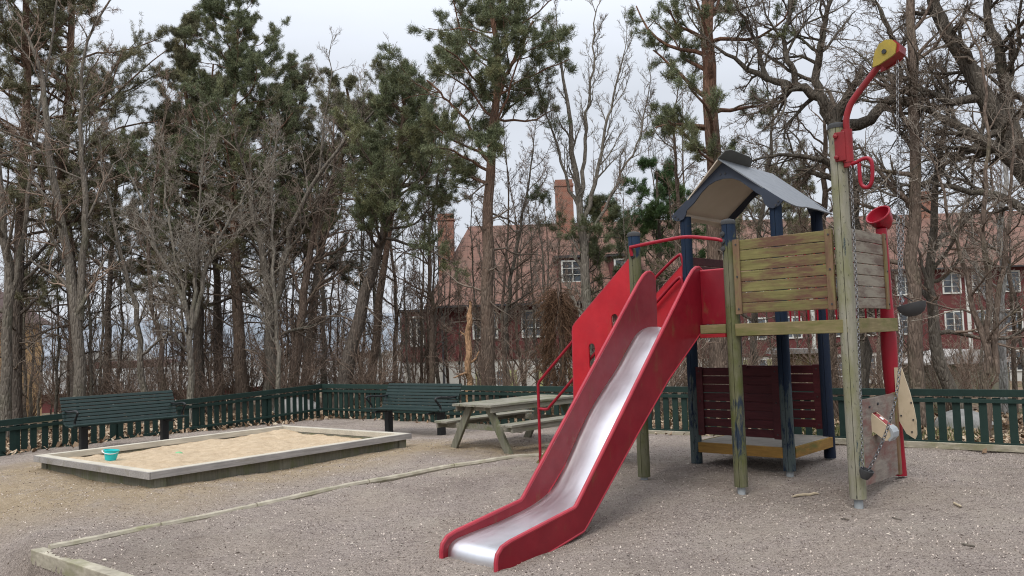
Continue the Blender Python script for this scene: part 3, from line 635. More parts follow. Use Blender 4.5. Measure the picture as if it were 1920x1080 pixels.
# low deck
part('low_deck_frame', MB().box((.06, b_-.055, .10), (a_-.05, b_-.015, .225)), 'deck_side')
part('low_deck_frame', MB().box((a_+.03, b_+.05, .10), (a_+.07, 2*b_-.05, .225)), 'deck_side')
part('low_deck_frame', MB().box((-.02, b_+.05, .10), (.02, 2*b_-.05, .225)), 'deck_side')
for i in range(9): part('low_deck_board', MB().box((.03, b_-.012+i*.135, .195), (a_+.028, b_-.012+i*.135+.13, .228)), 'wood_grey_x')
# roof
roof = MB(); zr, ze = 3.722, 3.062; uc = .613
def slope(sgn, ext=.0, th_=.014):
    ur, ue = uc, uc+sgn*.80
    def fn(a, b, d): # a: 0 ridge..1 eave ; b v coordinate
        nx, nz_ = sgn*.64, .77
        return (ur+(ue-ur)*a+nx*d, b, zr+(ze-zr)*a+nz_*d)
    return fn
outR = [(0, 1.0), (.6, 1.10), (.80, 1.14), (.90, 1.18), (.97, 1.26), (1, 1.36), (.985, 1.55), (.955, 1.70), (.955, 2.1), (.98, 2.3), (1, 2.46), (.9, 2.50), (0, 2.50)]
part('roof_sheet', MB().prism(outR, slope(1), 0, .014), 'roof_grey', 0)
part('roof_sheet', MB().prism(outR, slope(-1), 0, .014), 'roof_under', 0)
fl = slope(-1)
part('ridge_flap', MB().prism([(.0, .985), (-.14, 1.0), (-.17, 1.1), (-.15, 1.62), (-.11, 1.76), (-.04, 1.80), (0, 1.80)], fl, .002, .014), 'roof_flap', 0)
gable_o = [(-.15, 3.125), (-.10, 3.06), (-.04, 3.045), (.03, 3.07), (.06, 3.12), (.075, 3.17), (.19, 3.255), (.30, 3.37), (.40, 3.445), (.50, 3.485), (.613, 3.50), (.73, 3.485), (.83, 3.44), (.93, 3.355), (1.04, 3.26), (1.10, 3.22), (1.13, 3.12), (1.17, 3.07), (1.235, 3.045), (1.31, 3.07), (1.37, 3.125), (.613, 3.705)]
gab = MB().prism(gable_o, lambda a, b, d: (a, d, b), 1.108, 1.128)
part('gable', gab, 'navy', 0)
part('gable', MB().prism(gable_o, lambda a, b, d: (a, d, b), 2.40, 2.42), 'navy', 0)
part('roof_batten', MB().box((-.02, 1.13, 3.10), (.012, 2.40, 3.14)), 'roof_under', .003)
for u_, z_ in ((.58, 3.56), (.645, 3.56), (-.05, 3.08), (1.275, 3.08), (-.09, 3.115), (1.31, 3.12)):
    part('bolt', MB().tube([(u_, 1.098, z_), (u_, 1.110, z_)], .012, 10), 'rubber', 0)
# slide
uR, uL = .84, .20
prof = [(.09, 1.684), (.10, 2.0), (.10, 2.24), (.06, 2.30), (.0, 2.33), (-.07, 2.322), (-.14, 2.285), (-.25, 2.19), (-2.335, .115), (-2.37, .09), (-3.22, -.035), (-3.32, -.062), (-3.375, -.11), (-3.392, -.17), (-3.392, -.33), (-3.30, -.33), (-2.72, -.215), (-2.26, -.135), (-2.20, -.09), (-1.286, .685), (-.758, 1.115)]
bedp = [(.12, 1.672), (-.12, 1.668), (-.34, 1.60), (-.50, 1.47), (-.62, 1.36), (-.78, 1.21), (-1.02, 1.02), (-1.26, .82), (-1.45, .62), (-1.60, .44), (-1.76, .26), (-1.95, .10), (-2.24, .0), (-2.69, -.065), (-3.1, -.10), (-3.24, -.118), (-3.30, -.15), (-3.325, -.20), (-3.33, -.29)]
bs_ = smoothpath([(v_, z_, 0) for v_, z_ in bedp], 5)
V = []; F = []; nu = 15
for i, p in enumerate(bs_):
    for k in range(nu):
        s_ = k/(nu-1); V.append((uL+.012+(uR-uL-.024)*s_, p[0], p[1]+.018*abs(2*s_-1)**6))
F = [(i*nu+k, i*nu+k+1, (i+1)*nu+k+1, (i+1)*nu+k) for i in range(len(bs_)-1) for k in range(nu-1)]
SLD = MB().add(V, F).build('slide', MT['steel'], T, smooth=True)
so2 = SLD.modifiers.new('s', 'SOLIDIFY'); so2.thickness = .012; so2.offset = -1
for uu, s_ in ((uR, 1), (uL, -1)):
    w_ = MB().prism(prof, lambda a, b, d: (d, a, b), uu-.013, uu+.013).build('side_wall', MT['red_slide'], SLD)
    rim = prof[2:15]; P3 = [(uu, a, b) for a, b in rim]; MB().tube(P3, .019, 8).build('rim', MT['red_edge'], SLD, smooth=True)
    low = [prof[0]]+prof[:14:-1]; P3 = [(uu, a, b) for a, b in [(.09, 1.684), (-.758, 1.115), (-1.286, .685), (-2.20, -.09), (-2.26, -.135), (-2.72, -.215), (-3.30, -.33)]]
    MB().tube(P3, .017, 8).build('rim', MT['red_edge'], SLD, smooth=True)
part('entry_panel', MB().box((uR+.014, -.0, 1.69), (a_-.055, .022, 2.28)), 'red_slide', .004)
part('entry_panel', MB().box((.06, .0, 1.69), (uL-.014, .022, 2.15)), 'red_slide', .004)
part('entry_flange', MB().tube([(uR+.014, .012, 2.285), (a_-.06, .012, 2.285)], .014, 8), 'red_edge', 0)
part('crossbar', MB().tube(smoothpath([(.02, -.085, 2.53), (.015, -.10, 2.62), (.06, -.105, 2.635), (.5, -.11, 2.665), (.78, -.11, 2.672), (1.05, -.10, 2.625), (1.16, -.085, 2.60), (1.19, -.07, 2.58)], 5), .020, 10), 'red_tube', 0, smooth=True)
for u_, z_ in ((.02, 2.53), (1.19, 2.58), (1.19, 2.50), (1.19, 2.66)): part('bolt', MB().lathe([(.03, 0), (.026, .015), (.001, .022)], M=Matrix.Rotation(PI/2, 3, 'X'), c=(u_, -.068, z_), n=12), 'rubber', 0)
# stairs
st_o = [(-.055, 2.50), (-.90, 1.775), (-.935, 1.735), (-.95, 1.68), (-.965, .76), (-.93, .72), (-.055, 1.50)]
def slot(x0, x1, z0, z1):
    c = (x0+x1)/2; r0 = (x1-x0)/2; return [(c+r0*math.cos(t), z1-r0+r0*math.sin(t)) for t in np.linspace(0, PI, 8)]+[(c+r0*math.cos(t), z0+r0+r0*math.sin(t)) for t in np.linspace(PI, 2*PI, 8)]
for vv in (-.03, b_+.0):
    part('stair_panel', MB().prism(st_o, lambda a, b, d: (a, d, b), vv-.011, vv+.011, holes=[slot(-.345, -.25, 1.58, 1.865), slot(-.705, -.61, 1.19, 1.52)]), 'red', 0)
    part('edge_strip', MB().tube([(-.055, vv, 2.505), (-.90, vv, 1.78), (-.94, vv, 1.735), (-.953, vv, 1.68), (-.968, vv, .76)], .013, 6), 'red_edge' if vv < 1 else 'red_tube', 0, smooth=True)
    yo = vv+.04 if vv < 1 else vv-.04
    part('handrail', MB().tube(smoothpath([(-.60, yo, 1.90), (-.95, yo, 1.585), (-1.50, yo, 1.10), (-1.575, yo, 1.02), (-1.59, yo, .93), (-1.595, yo, .3), (-1.60, yo, -.10)], 5), .019, 10), 'red_tube', 0, smooth=True)
    part('handrail', MB().tube(smoothpath([(-.30, yo+.03, 1.72), (-.98, yo, 1.10), (-1.38, yo, .745), (-1.45, yo, .69), (-1.59, yo, .69)], 5), .019, 10), 'red_tube', 0, smooth=True)
    part('stringer', MB().bar((-1.62, vv+(.05 if vv < 1 else -.05), -.06), (-.0, vv+(.05 if vv < 1 else -.05), 1.56), .04, .14, (0, 0, 1)), 'beam')
for i in range(6): part('tread', MB().box((-1.55+i*.25, .05, .19+i*.235), (-1.55+i*.25+.24, b_-.06, .23+i*.235)), 'wood_leg')
part('upper_rail', MB().tube(smoothpath([(-.04, b_-.03, 2.35), (-.05, b_-.05, 2.58), (-.12, b_-.05, 2.60), (-.45, b_-.05, 2.36), (-.95, b_-.05, 1.94)], 5), .02, 10), 'red_tube', 0, smooth=True)
part('upper_rail', MB().tube(smoothpath([(-.04, b_-.06, 2.02), (-.05, b_-.08, 2.28), (-.12, b_-.08, 2.30), (-.45, b_-.08, 2.02), (-.95, b_-.08, 1.60)], 5), .02, 10), 'red_tube', 0, smooth=True)
# speaking tube on the right corner
tp = [(2.40, 1.27, 2.68), (2.40, 1.29, 2.25), (2.40, 1.295, 1.9), (2.40, 1.29, 1.45), (2.40, 1.30, .98), (2.40, 1.35, .64), (2.40, 1.405, .24), (2.40, 1.41, -.03)]
rT = np.interp(np.arange(29), [0, 4, 8, 12, 16, 20, 24, 28], [.058, .060, .062, .084, .076, .062, .056, .064])
TU = part('speaking_tube', MB().tube(smoothpath(tp, 4), [float(q) for q in rT], 18), 'red_tube', 0, smooth=True)
Mx = Vector((0, 0, 1)).rotation_difference(Vector((-.20, -.66, .64))).to_matrix()
MB().lathe([(.05, -.13), (.065, -.115), (.105, -.06), (.122, .0), (.126, .045), (.137, .058), (.140, .07), (.134, .078), (.122, .074), (.112, .04), (.09, -.03), (.05, -.07), (.001, -.075)], c=(2.40, 1.29, 2.79), n=28, M=Mx).build('funnel', MT['red_tube'], TU, smooth=True)
# lower panel with chute
pan = [(.14, .05), (1.13, .03), (1.13, .885), (.14, .885)]
part('low_panel', MB().prism(pan, lambda a, b, d: (d, a, b), 2*a_-.005, 2*a_+.017, holes=[[(.42, .50), (.62, .50), (.62, .735), (.42, .735)]]), 'grey_panel', 0)
part('batten', MB().box((2*a_-.01, 1.135, .02), (2*a_+.035, 1.20, .89)), 'batten')
CH = part('chute', MB().prism([(2.30, .80), (2.46, .735), (2.49, .712), (2.645, .580), (2.658, .55), (2.652, .505), (2.62, .468), (2.585, .462), (2.49, .535), (2.30, .62)], lambda a, b, d: (a, d, b), .455, .475), 'beige', 0)
MB().prism([(2.30, .80), (2.46, .735), (2.49, .712), (2.645, .580), (2.658, .55), (2.652, .505), (2.62, .468), (2.585, .462), (2.49, .535), (2.30, .62)], lambda a, b, d: (a, d, b), .585, .605).build('cheek', MT['beige'], CH)
MB().bar((2.36, .53, .765), (2.47, .53, .722), .108, .012).build('lid', MT['red_worn'], CH)
MB().bar((2.48, .53, .715), (2.62, .53, .597), .108, .012).build('lid', MT['red_worn'], CH)
MB().prism([(2.615, .612), (2.652, .585), (2.668, .55), (2.662, .50), (2.625, .458), (2.61, .475), (2.64, .51), (2.64, .55)], lambda a, b, d: (a, d, b), .445, .615).build('end_cap', MT['galv'], CH)
MB().bar((2.52, .53, .690), (2.55, .53, .665), .05, .006).build('label_plate', MT['sticker'], CH)
fin = [(2.455, 1.155), (2.53, 1.155), (2.565, 1.02), (2.60, .89), (2.632, .72), (2.648, .58), (2.645, .44), (2.625, .395), (2.54, .45), (2.455, .62)]
part('fin_board', MB().prism(smoothpath([(a, b, 0) for a, b in fin], 1) and fin, lambda a, b, d: (a, d, b), 1.235, 1.255), 'beige', 0)
for a, b in ((2.50, 1.11), (2.50, .64), (2.60, .47), (2.62, .60), (2.61, .78)): part('bolt', MB().tube([(a, 1.226, b), (a, 1.236, b)], .009, 8), 'rubber', 0)
for a, b in ((.38, .80), (.62, .815)): part('bolt', MB().tube([(2*a_+.017, a, b), (2*a_+.03, a, b)], .013, 8), 'rubber', 0)
# crane arm, clamp and handle at the tall post
px_ = 2*a_
CL = part('clamp', MB().tube([(2.56, -.03, 3.215), (2.56, -.03, 3.54)], .052, 16), 'red_worn', 0, smooth=True)
MB().box((2.455, -.095, 3.23), (2.56, -.025, 3.52)).build('clamp_plate', MT['red_worn'], CL, .008)
for z_ in (3.27, 3.48): MB().lathe([(.022, 0), (.022, .02), (.001, .028)], M=Matrix.Rotation(PI/2, 3, 'X'), c=(2.475, -.095, z_), n=8).build('bolt', MT['red_worn'], CL)
part('crane_arm', MB().tube(smoothpath([(2.565, -.03, 3.50), (2.565, -.04, 3.62), (2.59, -.04, 3.72), (2.655, -.04, 3.83), (2.91, -.04, 4.10), (2.96, -.04, 4.155)], 6), .031, 12), 'red_worn', 0, smooth=True)
PU_ = [(2.875, 4.065), (2.93, 4.075), (3.06, 4.13), (3.085, 4.15), (3.10, 4.235), (3.06, 4.285), (3.0, 4.295), (2.945, 4.27), (2.905, 4.21), (2.885, 4.14)]
PL = part('pulley_cover', MB().prism(PU_, lambda a, b, d: (a, d, b), -.135, -.112), 'yellow', 0)
MB().prism(PU_, lambda a, b, d: (a, d, b), .075, .10).build('cheek', MT['red_worn'], PL)
MB().prism([(2.93, 4.085), (3.07, 4.142), (3.115, 4.165), (3.125, 4.23), (3.08, 4.28), (3.0, 4.285), (2.94, 4.25)], lambda a, b, d: (a, d, b), -.111, .074).build('wheel', MT['red_worn'], PL)
MB().tube([(2.99, -.15, 4.185), (2.99, -.124, 4.185)], .022, 8).build('axle_bolt', MT['rubber'], PL)
hd = smoothpath([(2.57, -.04, 3.195), (2.64, -.05, 3.20), (2.71, -.05, 3.225), (2.765, -.05, 3.215), (2.788, -.05, 3.16), (2.782, -.05, 3.02), (2.755, -.05, 2.955), (2.715, -.05, 2.945), (2.675, -.05, 2.985), (2.668, -.05, 3.08), (2.668, -.05, 3.185)], 5)
part('crank_handle', MB().tube(hd, .019, 10), 'red_tube', 0, smooth=True)
part('crank_hub', MB().tube([(2.56, -.03, 3.17), (2.56, -.03, 3.215)], .045, 14), 'red_worn', 0, smooth=True)
# chains (world pieces that hang from the crane: things of their own)
def chain(m_, p, q, sag=0., link_=.042, rad=.0042, swing=0):
    p = Vector(p); q = Vector(q); L = (q-p).length; n = int(L/(link_*.78)); pts = []
    for i in range(n+1):
        t = i/n; c = p.lerp(q, t); c.z -= sag*4*t*(1-t); c.x += swing*math.sin(t*PI); pts.append(c)
    for i in range(n):
        c = (pts[i]+pts[i+1])/2; d = (pts[i+1]-pts[i]).normalized(); a = d.cross(Vector((0, 1, .01))).normalized(); b = d.cross(a)
        ang = (i % 2)*PI/2+.5; s_ = a*math.cos(ang)+b*math.sin(ang); o_ = []
        for k in range(8):
            t = 2*PI*k/8; o_.append(c+d*math.cos(t)*link_/2+s_*math.sin(t)*link_*.30)
        n_ = d.cross(s_); vv = []; nn = 4
        for k in range(8):
            ctr = o_[k]; rad_dir = (ctr-c).normalized()
            for j in range(nn):
                t = 2*PI*j/nn; vv.append(ctr+(rad_dir*math.cos(t)+n_*math.sin(t))*rad)
        m_.add(vv, [(k*nn+j, k*nn+(j+1) % nn, ((k+1) % 8)*nn+(j+1) % nn, ((k+1) % 8)*nn+j) for k in range(8) for j in range(nn)])
def toW(p): w_ = WL(p[0], p[1], p[2]); return w_
B1 = empty('chain_bucket', WL(3.06, -.05, 1.80), TH, label='black half round rubber bucket hanging on a chain from the crane arm', cat='bucket on chain')
def rel(p, o): return (p[0]-o[0], p[1]-o[1], p[2]-o[2])
ob = (3.06, -.05, 1.80)
Mb = Matrix.Rotation(-.22, 3, 'Y')
MB().lathe([(.001, -.115), (.05, -.108), (.09, -.085), (.118, -.045), (.128, 0), (.120, .002), (.11, -.04), (.085, -.075), (.04, -.095), (.001, -.10)], n=26, M=Mb, c=(0, 0, 0)).build('bucket_shell', MT['rubber'], B1, smooth=True)
MB().tube([(-.085, -.02, .12), (-.06, -.02, .02)], .007, 6).build('rod', MT['galv'], B1)
MB().tube([(-.09, 0, .10), (-.02, -.11, .03)], .005, 6).tube([(-.09, 0, .10), (-.02, .11, .03)], .005, 6).build('strap', MT['rubber'], B1)
m_ = MB(); chain(m_, rel((3.075, -.04, 4.10), ob), rel((2.975, -.05, 1.93), ob), swing=-.01); m_.build('chain', MT['chain'], B1)
m_ = MB(); chain(m_, rel((3.045, -.02, 2.75), ob), rel((2.97, -.04, 1.93), ob), swing=.0); chain(m_, rel((2.99, -.06, 2.7), ob), rel((2.975, -.06, 1.95), ob)); m_.build('chain', MT['chain'], B1)
m_ = MB(); chain(m_, rel((2.975, -.05, 1.93), ob), rel((2.60, -.10, .25), ob), sag=.12, link_=.05, rad=.0055, swing=.10); m_.build('chain', MT['chain'], B1)
oc = (2.575, -.10, .22)
B2 = empty('chain_cup', WL(*oc), TH, label='small black cup at the foot of the tall post, holding a chain loop', cat='cup on chain')
MB().lathe([(.001, -.06), (.035, -.055), (.062, .0), (.066, .035), (.058, .035), (.05, .0), (.001, -.04)], n=18, M=Matrix.Rotation(.35, 3, 'Y')).build('cup', MT['rubber'], B2, smooth=True)
m_ = MB(); chain(m_, rel((2.61, -.12, 3.16), oc), rel((2.56, -.13, .28), oc), swing=.01); m_.build('chain', MT['chain'], B2)

# ------------------------------------------------------------------ houses behind the trees
def roof_plane(P, uvw, mat='tile'):
    """quad/tri polygon P with uv in metres"""
    me = bpy.data.meshes.new('roof'); me.from_pydata([tuple(p) for p in P], [], [tuple(range(len(P)))]); uv = me.uv_layers.new(name='UVMap')
    for i, q in enumerate(uvw): uv.data[i].uv = q
    return me
def window(root, x, z, w_, h, y, shut=False):
    f = MB(); t = .09
    f.box((x-w_/2-t, y-.07, z-t), (x-w_/2, y, z+h+t)); f.box((x+w_/2, y-.07, z-t), (x+w_/2+t, y, z+h+t))
    f.box((x-w_/2, y-.069, z-t), (x+w_/2, y, z)); f.box((x-w_/2, y-.069, z+h), (x+w_/2, y, z+h+t))
    f.box((x-.035, y-.065, z), (x+.035, y-.02, z+h)); 
    for k in (1, 2): f.box((x-w_/2, y-.06, z+h*k/3-.014), (x+w_/2, y-.03, z+h*k/3+.014))
    fo = f.build('window', MT['white_frame'], root)
    MB().box((x-w_/2, y-.028, z), (x+w_/2, y-.008, z+h)).build('pane', MT['pane'], fo)
    if shut:
        for s_ in (-1, 1): MB().box((x+s_*(w_/2+.32)-.22, y-.05, z-.03), (x+s_*(w_/2+.32)+.22, y-.005, z+h+.03)).build('shutter', MT['shutter'], fo)
def roof(root, x0, x1, y0, y1, ze, zr, hip0=0, hip1=0, ov=.5):
    yc = (y0+y1)/2; s_ = (zr-ze)/(yc-y0); a0, a1, b0, b1 = x0-ov, x1+ov, y0-ov, y1+ov; zo = ze-ov*s_
    L = math.hypot(yc-b0, zr-zo)
    V = [(a0, b0, zo), (a1, b0, zo), (a1, b1, zo), (a0, b1, zo), (a0+hip0+(ov if hip0 else 0), yc, zr), (a1-hip1-(ov if hip1 else 0), yc, zr)]
    me = bpy.data.meshes.new('roof'); me.from_pydata(V, [], [(0, 1, 5, 4), (2, 3, 4, 5), (1, 2, 5), (3, 0, 4)])
    uv = me.uv_layers.new(name='UVMap'); li = 0
    for p in me.polygons:
        for vi in p.vertices:
            x, y, z = V[vi]
            uv.data[li].uv = (x if p.index < 2 else y, (z-zo)/(zr-zo)*L); li += 1
    o = link('roof', me, MT['tile'], root)
    MB().box((a0, b0-.12, zo-.10), (a1, b0-.02, zo+.0)).build('gutter', MT['dark_gutter'], root)
    MB().box((a0+.02, b0, zo-.06), (a1-.02, b0+ov+.02, zo-.03)).build('soffit', MT['dark_gutter'], root)
    return o
def chimney(rf, x, y, w_, d, z0, z1):
    m_ = MB(); m_.box((x-w_/2, y-d/2, z0), (x+w_/2, y+d/2, z1)); m_.box((x-w_/2-.05, y-d/2-.05, z1-.35), (x+w_/2+.05, y+d/2+.05, z1-.22)); m_.build('chimney', MT['brick'], rf)
# nearer house: centre of the picture
hA = empty('red_house', (0, 40, 0), 0, label='long dark red wooden house with steep tiled roof behind the middle trees', cat='house')
x0, x1 = -3.7, 8.3; yB = 9.
MB().box((x0+.05, .05, -3.2), (x1-.05, yB-.05, .66)).build('basement_wall', MT['house_white'], hA)
MB().box((x0, 0, .663), (x1, yB, 3.75)).build('wall', MT['house_red'], hA)
MB().box((x0-1.7, .6, -3.2), (x0-.01, yB-1, .66)).build('annex_basement', MT['house_white'], hA)
MB().box((x0-1.75, .55, .663), (x0-.005, yB-1, 3.1)).build('annex_wall', MT['house_red'], hA)
MB().box((x0-1.9, .4, 3.1), (x0-.005, yB-.9, 3.22)).build('annex_roof', MT['dark_gutter'], hA)
rf = roof(hA, x0, x1, 0, yB, 3.75, 7.75, hip0=1.5, hip1=0)
chimney(rf, -3.3, 2.6, .80, .7, 3.5, 8.15); chimney(rf, 2.95, 4.2, .92, .8, 6.5, 10.0)
for x, z, w_, h, sh_ in ((-1.35, 1.75, 1.05, 1.15, 0), (1.05, 1.75, 1.15, 1.15, 0), (3.8, 1.75, 1.1, 1.15, 0), (6.4, 1.75, 1.1, 1.15, 0), (-.9, -.9, .9, 1.0, 1), (2.0, -.9, .9, 1.0, 1), (5.2, -.9, .9, 1.0, 1)):
    window(hA, x, z, w_, h, 0 if z > .7 else .05, sh_)
window(hA, x0-1.0, 1.5, .5, 1.3, .55)
for dx in (3.0, 5.6):
    m_ = MB(); m_.box((dx-.75, .7, 4.2), (dx+.75, 2.8, 5.5)); dm = m_.build('dormer', MT['house_red'], hA)
    MB().box((dx-.9, .5, 5.5), (dx+.9, 3.4, 5.62)).build('dormer_roof', MT['dark_gutter'], dm)
    window(hA, dx, 4.35, .95, .95, .7)
MB().tube([(x0+.3, -.15, 3.3), (x0+.3, -.1, .5), (x0+.3, -.1, -2)], .05, 8).build('downpipe', MT['dark_gutter'], hA)
# farther house: right part
hB = empty('red_house', (0, 52, 0), 0, label='three storey red and white tenement house with tiled roof behind the right trees', cat='house')
x0, x1 = 4.4, 36; yB = 10.5
MB().box((x0+.05, .05, -4.2), (x1-.05, yB-.05, .02)).build('basement_wall', MT['house_white'], hB)
MB().box((x0, 0, .023), (x1, yB, 5.5)).build('wall', MT['house_red'], hB)
rf = roof(hB, x0, x1, 0, yB, 5.5, 9.3)
for cx in (6.6, 15.5, 28.5): chimney(rf, cx, 5.2, 1.0, .9, 8, 10.8)
xs = [5.6, 8.1, 10.4, 12.5, 15.2, 17.4, 20.0, 22.0, 24.6, 27.5, 29.35, 31.2, 33.6]
for i, x in enumerate(xs):
    window(hB, x, -1.35, .85, 1.15, .05, i in (1, 4, 5, 11)); window(hB, x, 1.15, 1.0, 1.2, 0); window(hB, x, 3.6, 1.0, 1.15, 0)
for x in (18.7, 28.45): MB().box((x-.12, -.05, .03), (x+.12, -.004, 5.1)).build('trim_board', MT['white_frame'], hB)
for x in (13.9, 30.6): MB().tube([(x, -.12, 5.0), (x, -.12, -3.5)], .07, 8).build('downpipe', MT['dark_gutter'], hB)
# small things by the right house
sh = empty('garden_shed', (17.3, 33, H1(17.3, 33)), .1, label='small brown wooden shed roof showing over the fence at far right', cat='shed')
MB().box((-1.6, -1, 0), (1.6, 1, 1.25)).build('wall', MT['wood_leg'], sh)
MB().prism([(-1.9, 1.2), (1.9, 1.2), (1.9, 1.27), (0, 1.75), (-1.9, 1.27)], lambda a, b, d: (a, d, b), -1.2, 1.2).build('roof', MT['wood_face_x'], sh)
sh = empty('garden_shed', (10.2, 30, H1(10.2, 30)), -.1, label='little dark brown hutch seen between the tall post and the red tube', cat='shed')
MB().box((-.8, -.6, 0), (.8, .6, 1.5)).build('wall', MT['batten'], sh)
MB().prism([(-1.0, 1.5), (1.0, 1.5), (.9, 1.62), (-.9, 1.72)], lambda a, b, d: (a, d, b), -.8, .8).build('roof', MT['wood_face_x'], sh)
# yellow house at the left edge
hC = empty('yellow_house', (-20.3, 30, 0), .2, label='ochre yellow house wall at the left edge behind the trees', cat='house')
MB().box((-6, 0, -4), (.4, 8, 3.0)).build('wall', MT['house_yellow'], hC)
MB().prism([(-6.5, 3.0), (.8, 3.0), (-2.8, 5.6)], lambda a, b, d: (a, d, b), -.4, 8.4).build('roof', MT['tile'], hC)
window(hC, -1.6, .4, 1, 1.3, 0)
# long low red building downhill, left
hD = empty('row_building', (-24, 78, 0), .06, label='long low red building far downhill behind the left bench', cat='building')
MB().box((-26, 0, -9), (17, 9, -1.9)).build('wall', MT['house_red'], hD)
MB().prism([(-.6, -1.95), (4.5, .1), (9.6, -1.95)], lambda a, b, d: (d, a, b), -26.5, 17.5).build('roof', MT['rock'], hD)
for k in range(12): window(hD, -24+k*3.4, -4.2, 1.2, 1.2, 0)
# far town blocks and hills, muted base colours in place of haze
rsf = np.random.RandomState(3)
for k in range(13):
    Y = rsf.uniform(190, 420); X = -Y*rsf.uniform(.12, .66); wd = rsf.uniform(10, 26); hh_ = rsf.uniform(8, 15)
    b = empty('distant_block', (X, Y, -20), rsf.uniform(-.4, .4), label='pale distant town building glimpsed through the left wood', cat='building', group='distant town buildings')
    MB().box((-wd/2, 0, 0), (wd/2, 12, 20-12+hh_*.9)).build('wall', MT[['house_white', 'house_white', 'rock'][k % 3]], b)
    MB().prism([(-wd/2-.5, 8+hh_*.9), (wd/2+.5, 8+hh_*.9), (wd/2-2, 10+hh_*.9), (-wd/2+2, 10+hh_*.9)], lambda a, c_, d: (a, d, c_), -.5, 12.5).build('roof', MT[['rock', 'tile', 'rock'][k % 3]], b)
xs_ = np.linspace(-1700, 1700, 90); ys_ = np.array([620, 760, 900, 1100]); prof_ = np.array([0, .75, 1., .8])
HX, HY = np.meshgrid(xs_, ys_); HZ = -18+(34+26*vnoise(HX/260, HX*0+1, 11)+9*vnoise(HX/60, HX*0, 12))*prof_[:, None]
idx = np.arange(HX.size).reshape(HX.shape)
me = arr_mesh('hills', np.stack([HX.ravel(), HY.ravel(), HZ.ravel()], 1), [np.stack([idx[:-1, :-1].ravel(), idx[:-1, 1:].ravel(), idx[1:, 1:].ravel(), idx[1:, :-1].ravel()], 1)])
link('hills', me, MT['far_hill'], smooth=True, kind='structure')

# ------------------------------------------------------------------ trees
def nrm(a): return a/np.maximum(1e-9, np.linalg.norm(a, axis=-1, keepdims=True))
def grow(rs, P, T, L, r0, r1, n, wander, trop):
    N_ = len(P); pts = np.zeros((N_, n+1, 3)); rad = np.zeros((N_, n+1)); pts[:, 0] = P; d = T.copy()
    up = np.array([0, 0, 1.])
    for k in range(n):
        d = nrm(d+rs.normal(0, wander, (N_, 3))+up*trop); pts[:, k+1] = pts[:, k]+d*(L/n)[:, None]
    t = np.linspace(0, 1, n+1); rad[:] = r0[:, None]+(r1-r0)[:, None]*t; return pts, rad
def spawn(rs, pts, rad, k, t0, t1, a0, a1, lr, Lp, fall=.6, rr=.6, rmin=.003, rmax=9):
    N_, n, _ = pts.shape; n -= 1; t = (t0+(t1-t0)*(np.arange(k)[None]+rs.uniform(0, 1, (N_, k)))/k).ravel(); i = np.repeat(np.arange(N_), k)
    f = np.clip(t*n, 0, n-1e-4); j = f.astype(int); fr = (f-j)[:, None]; P = pts[i, j]*(1-fr)+pts[i, j+1]*fr; T = nrm(pts[i, j+1]-pts[i, j])
    q = nrm(np.cross(T, nrm(rs.normal(0, 1, T.shape)))); a = rs.uniform(a0, a1, len(t))[:, None]; d = T*np.cos(a)+q*np.sin(a)
    L = Lp[i]*lr*(1-fall*t)*rs.uniform(.55, 1.25, len(t)); r = rad[i, j]*(1-fr[:, 0])+rad[i, j+1]*fr[:, 0]
    return P, d, L, np.clip(r*rr, rmin, rmax), t
def tubes(pts, rad, s):
    N_, n, _ = pts.shape; T = np.zeros_like(pts); T[:, 1:-1] = pts[:, 2:]-pts[:, :-2]; T[:, 0] = pts[:, 1]-pts[:, 0]; T[:, -1] = pts[:, -1]-pts[:, -2]; T = nrm(T)
    ref = np.where(np.abs(T[:, :1, 2:]) < .8, np.array([0, 0, 1.]), np.array([1., 0, 0])); a = nrm(np.cross(T, np.broadcast_to(ref, T.shape))); b = np.cross(T, a)
    th_ = 2*PI*np.arange(s)/s; ring = a[:, :, None]*np.cos(th_)[None, None, :, None]+b[:, :, None]*np.sin(th_)[None, None, :, None]
    V = (pts[:, :, None]+ring*rad[:, :, None, None]).reshape(-1, 3)
    base = (np.arange(N_)[:, None, None]*n+np.arange(n-1)[None, :, None])*s; k = np.arange(s)[None, None]; k2 = (k+1) % s
    F = np.stack([base+k, base+k2, base+s+k2, base+s+k], -1).reshape(-1, 4); return V, F
class Acc:
    def __init__(s): s.V = []; s.Q = []; s.Tt = []; s.n = 0
    def tub(s, p, r, k):
        if len(p): v, f = tubes(p, r, k); s.V.append(v); s.Q.append(f+s.n); s.n += len(v)
    def tri(s, V): s.V.append(V); s.Tt.append(np.arange(len(V)).reshape(-1, 3)+s.n); s.n += len(V)
    def mesh(s, nm):
        P = []
        if s.Q: P.append(np.concatenate(s.Q))
        if s.Tt: P.append(np.concatenate(s.Tt))
        return arr_mesh(nm, np.concatenate(s.V), P)
def tufts(rs, acc, P, T, nb=9, bl=.085, bw=.011):
    n = len(P); d = nrm(T[:, None]*.8+rs.normal(0, .85, (n, nb, 3))); L = bl*rs.uniform(.7, 1.25, (n, nb, 1)); side = nrm(np.cross(d, rs.normal(0, 1, d.shape)))*bw/2
    o = P[:, None]+rs.normal(0, .028, (n, nb, 3)); acc.tri(np.stack([o-side, o+side, o+d*L], 2).reshape(-1, 3))
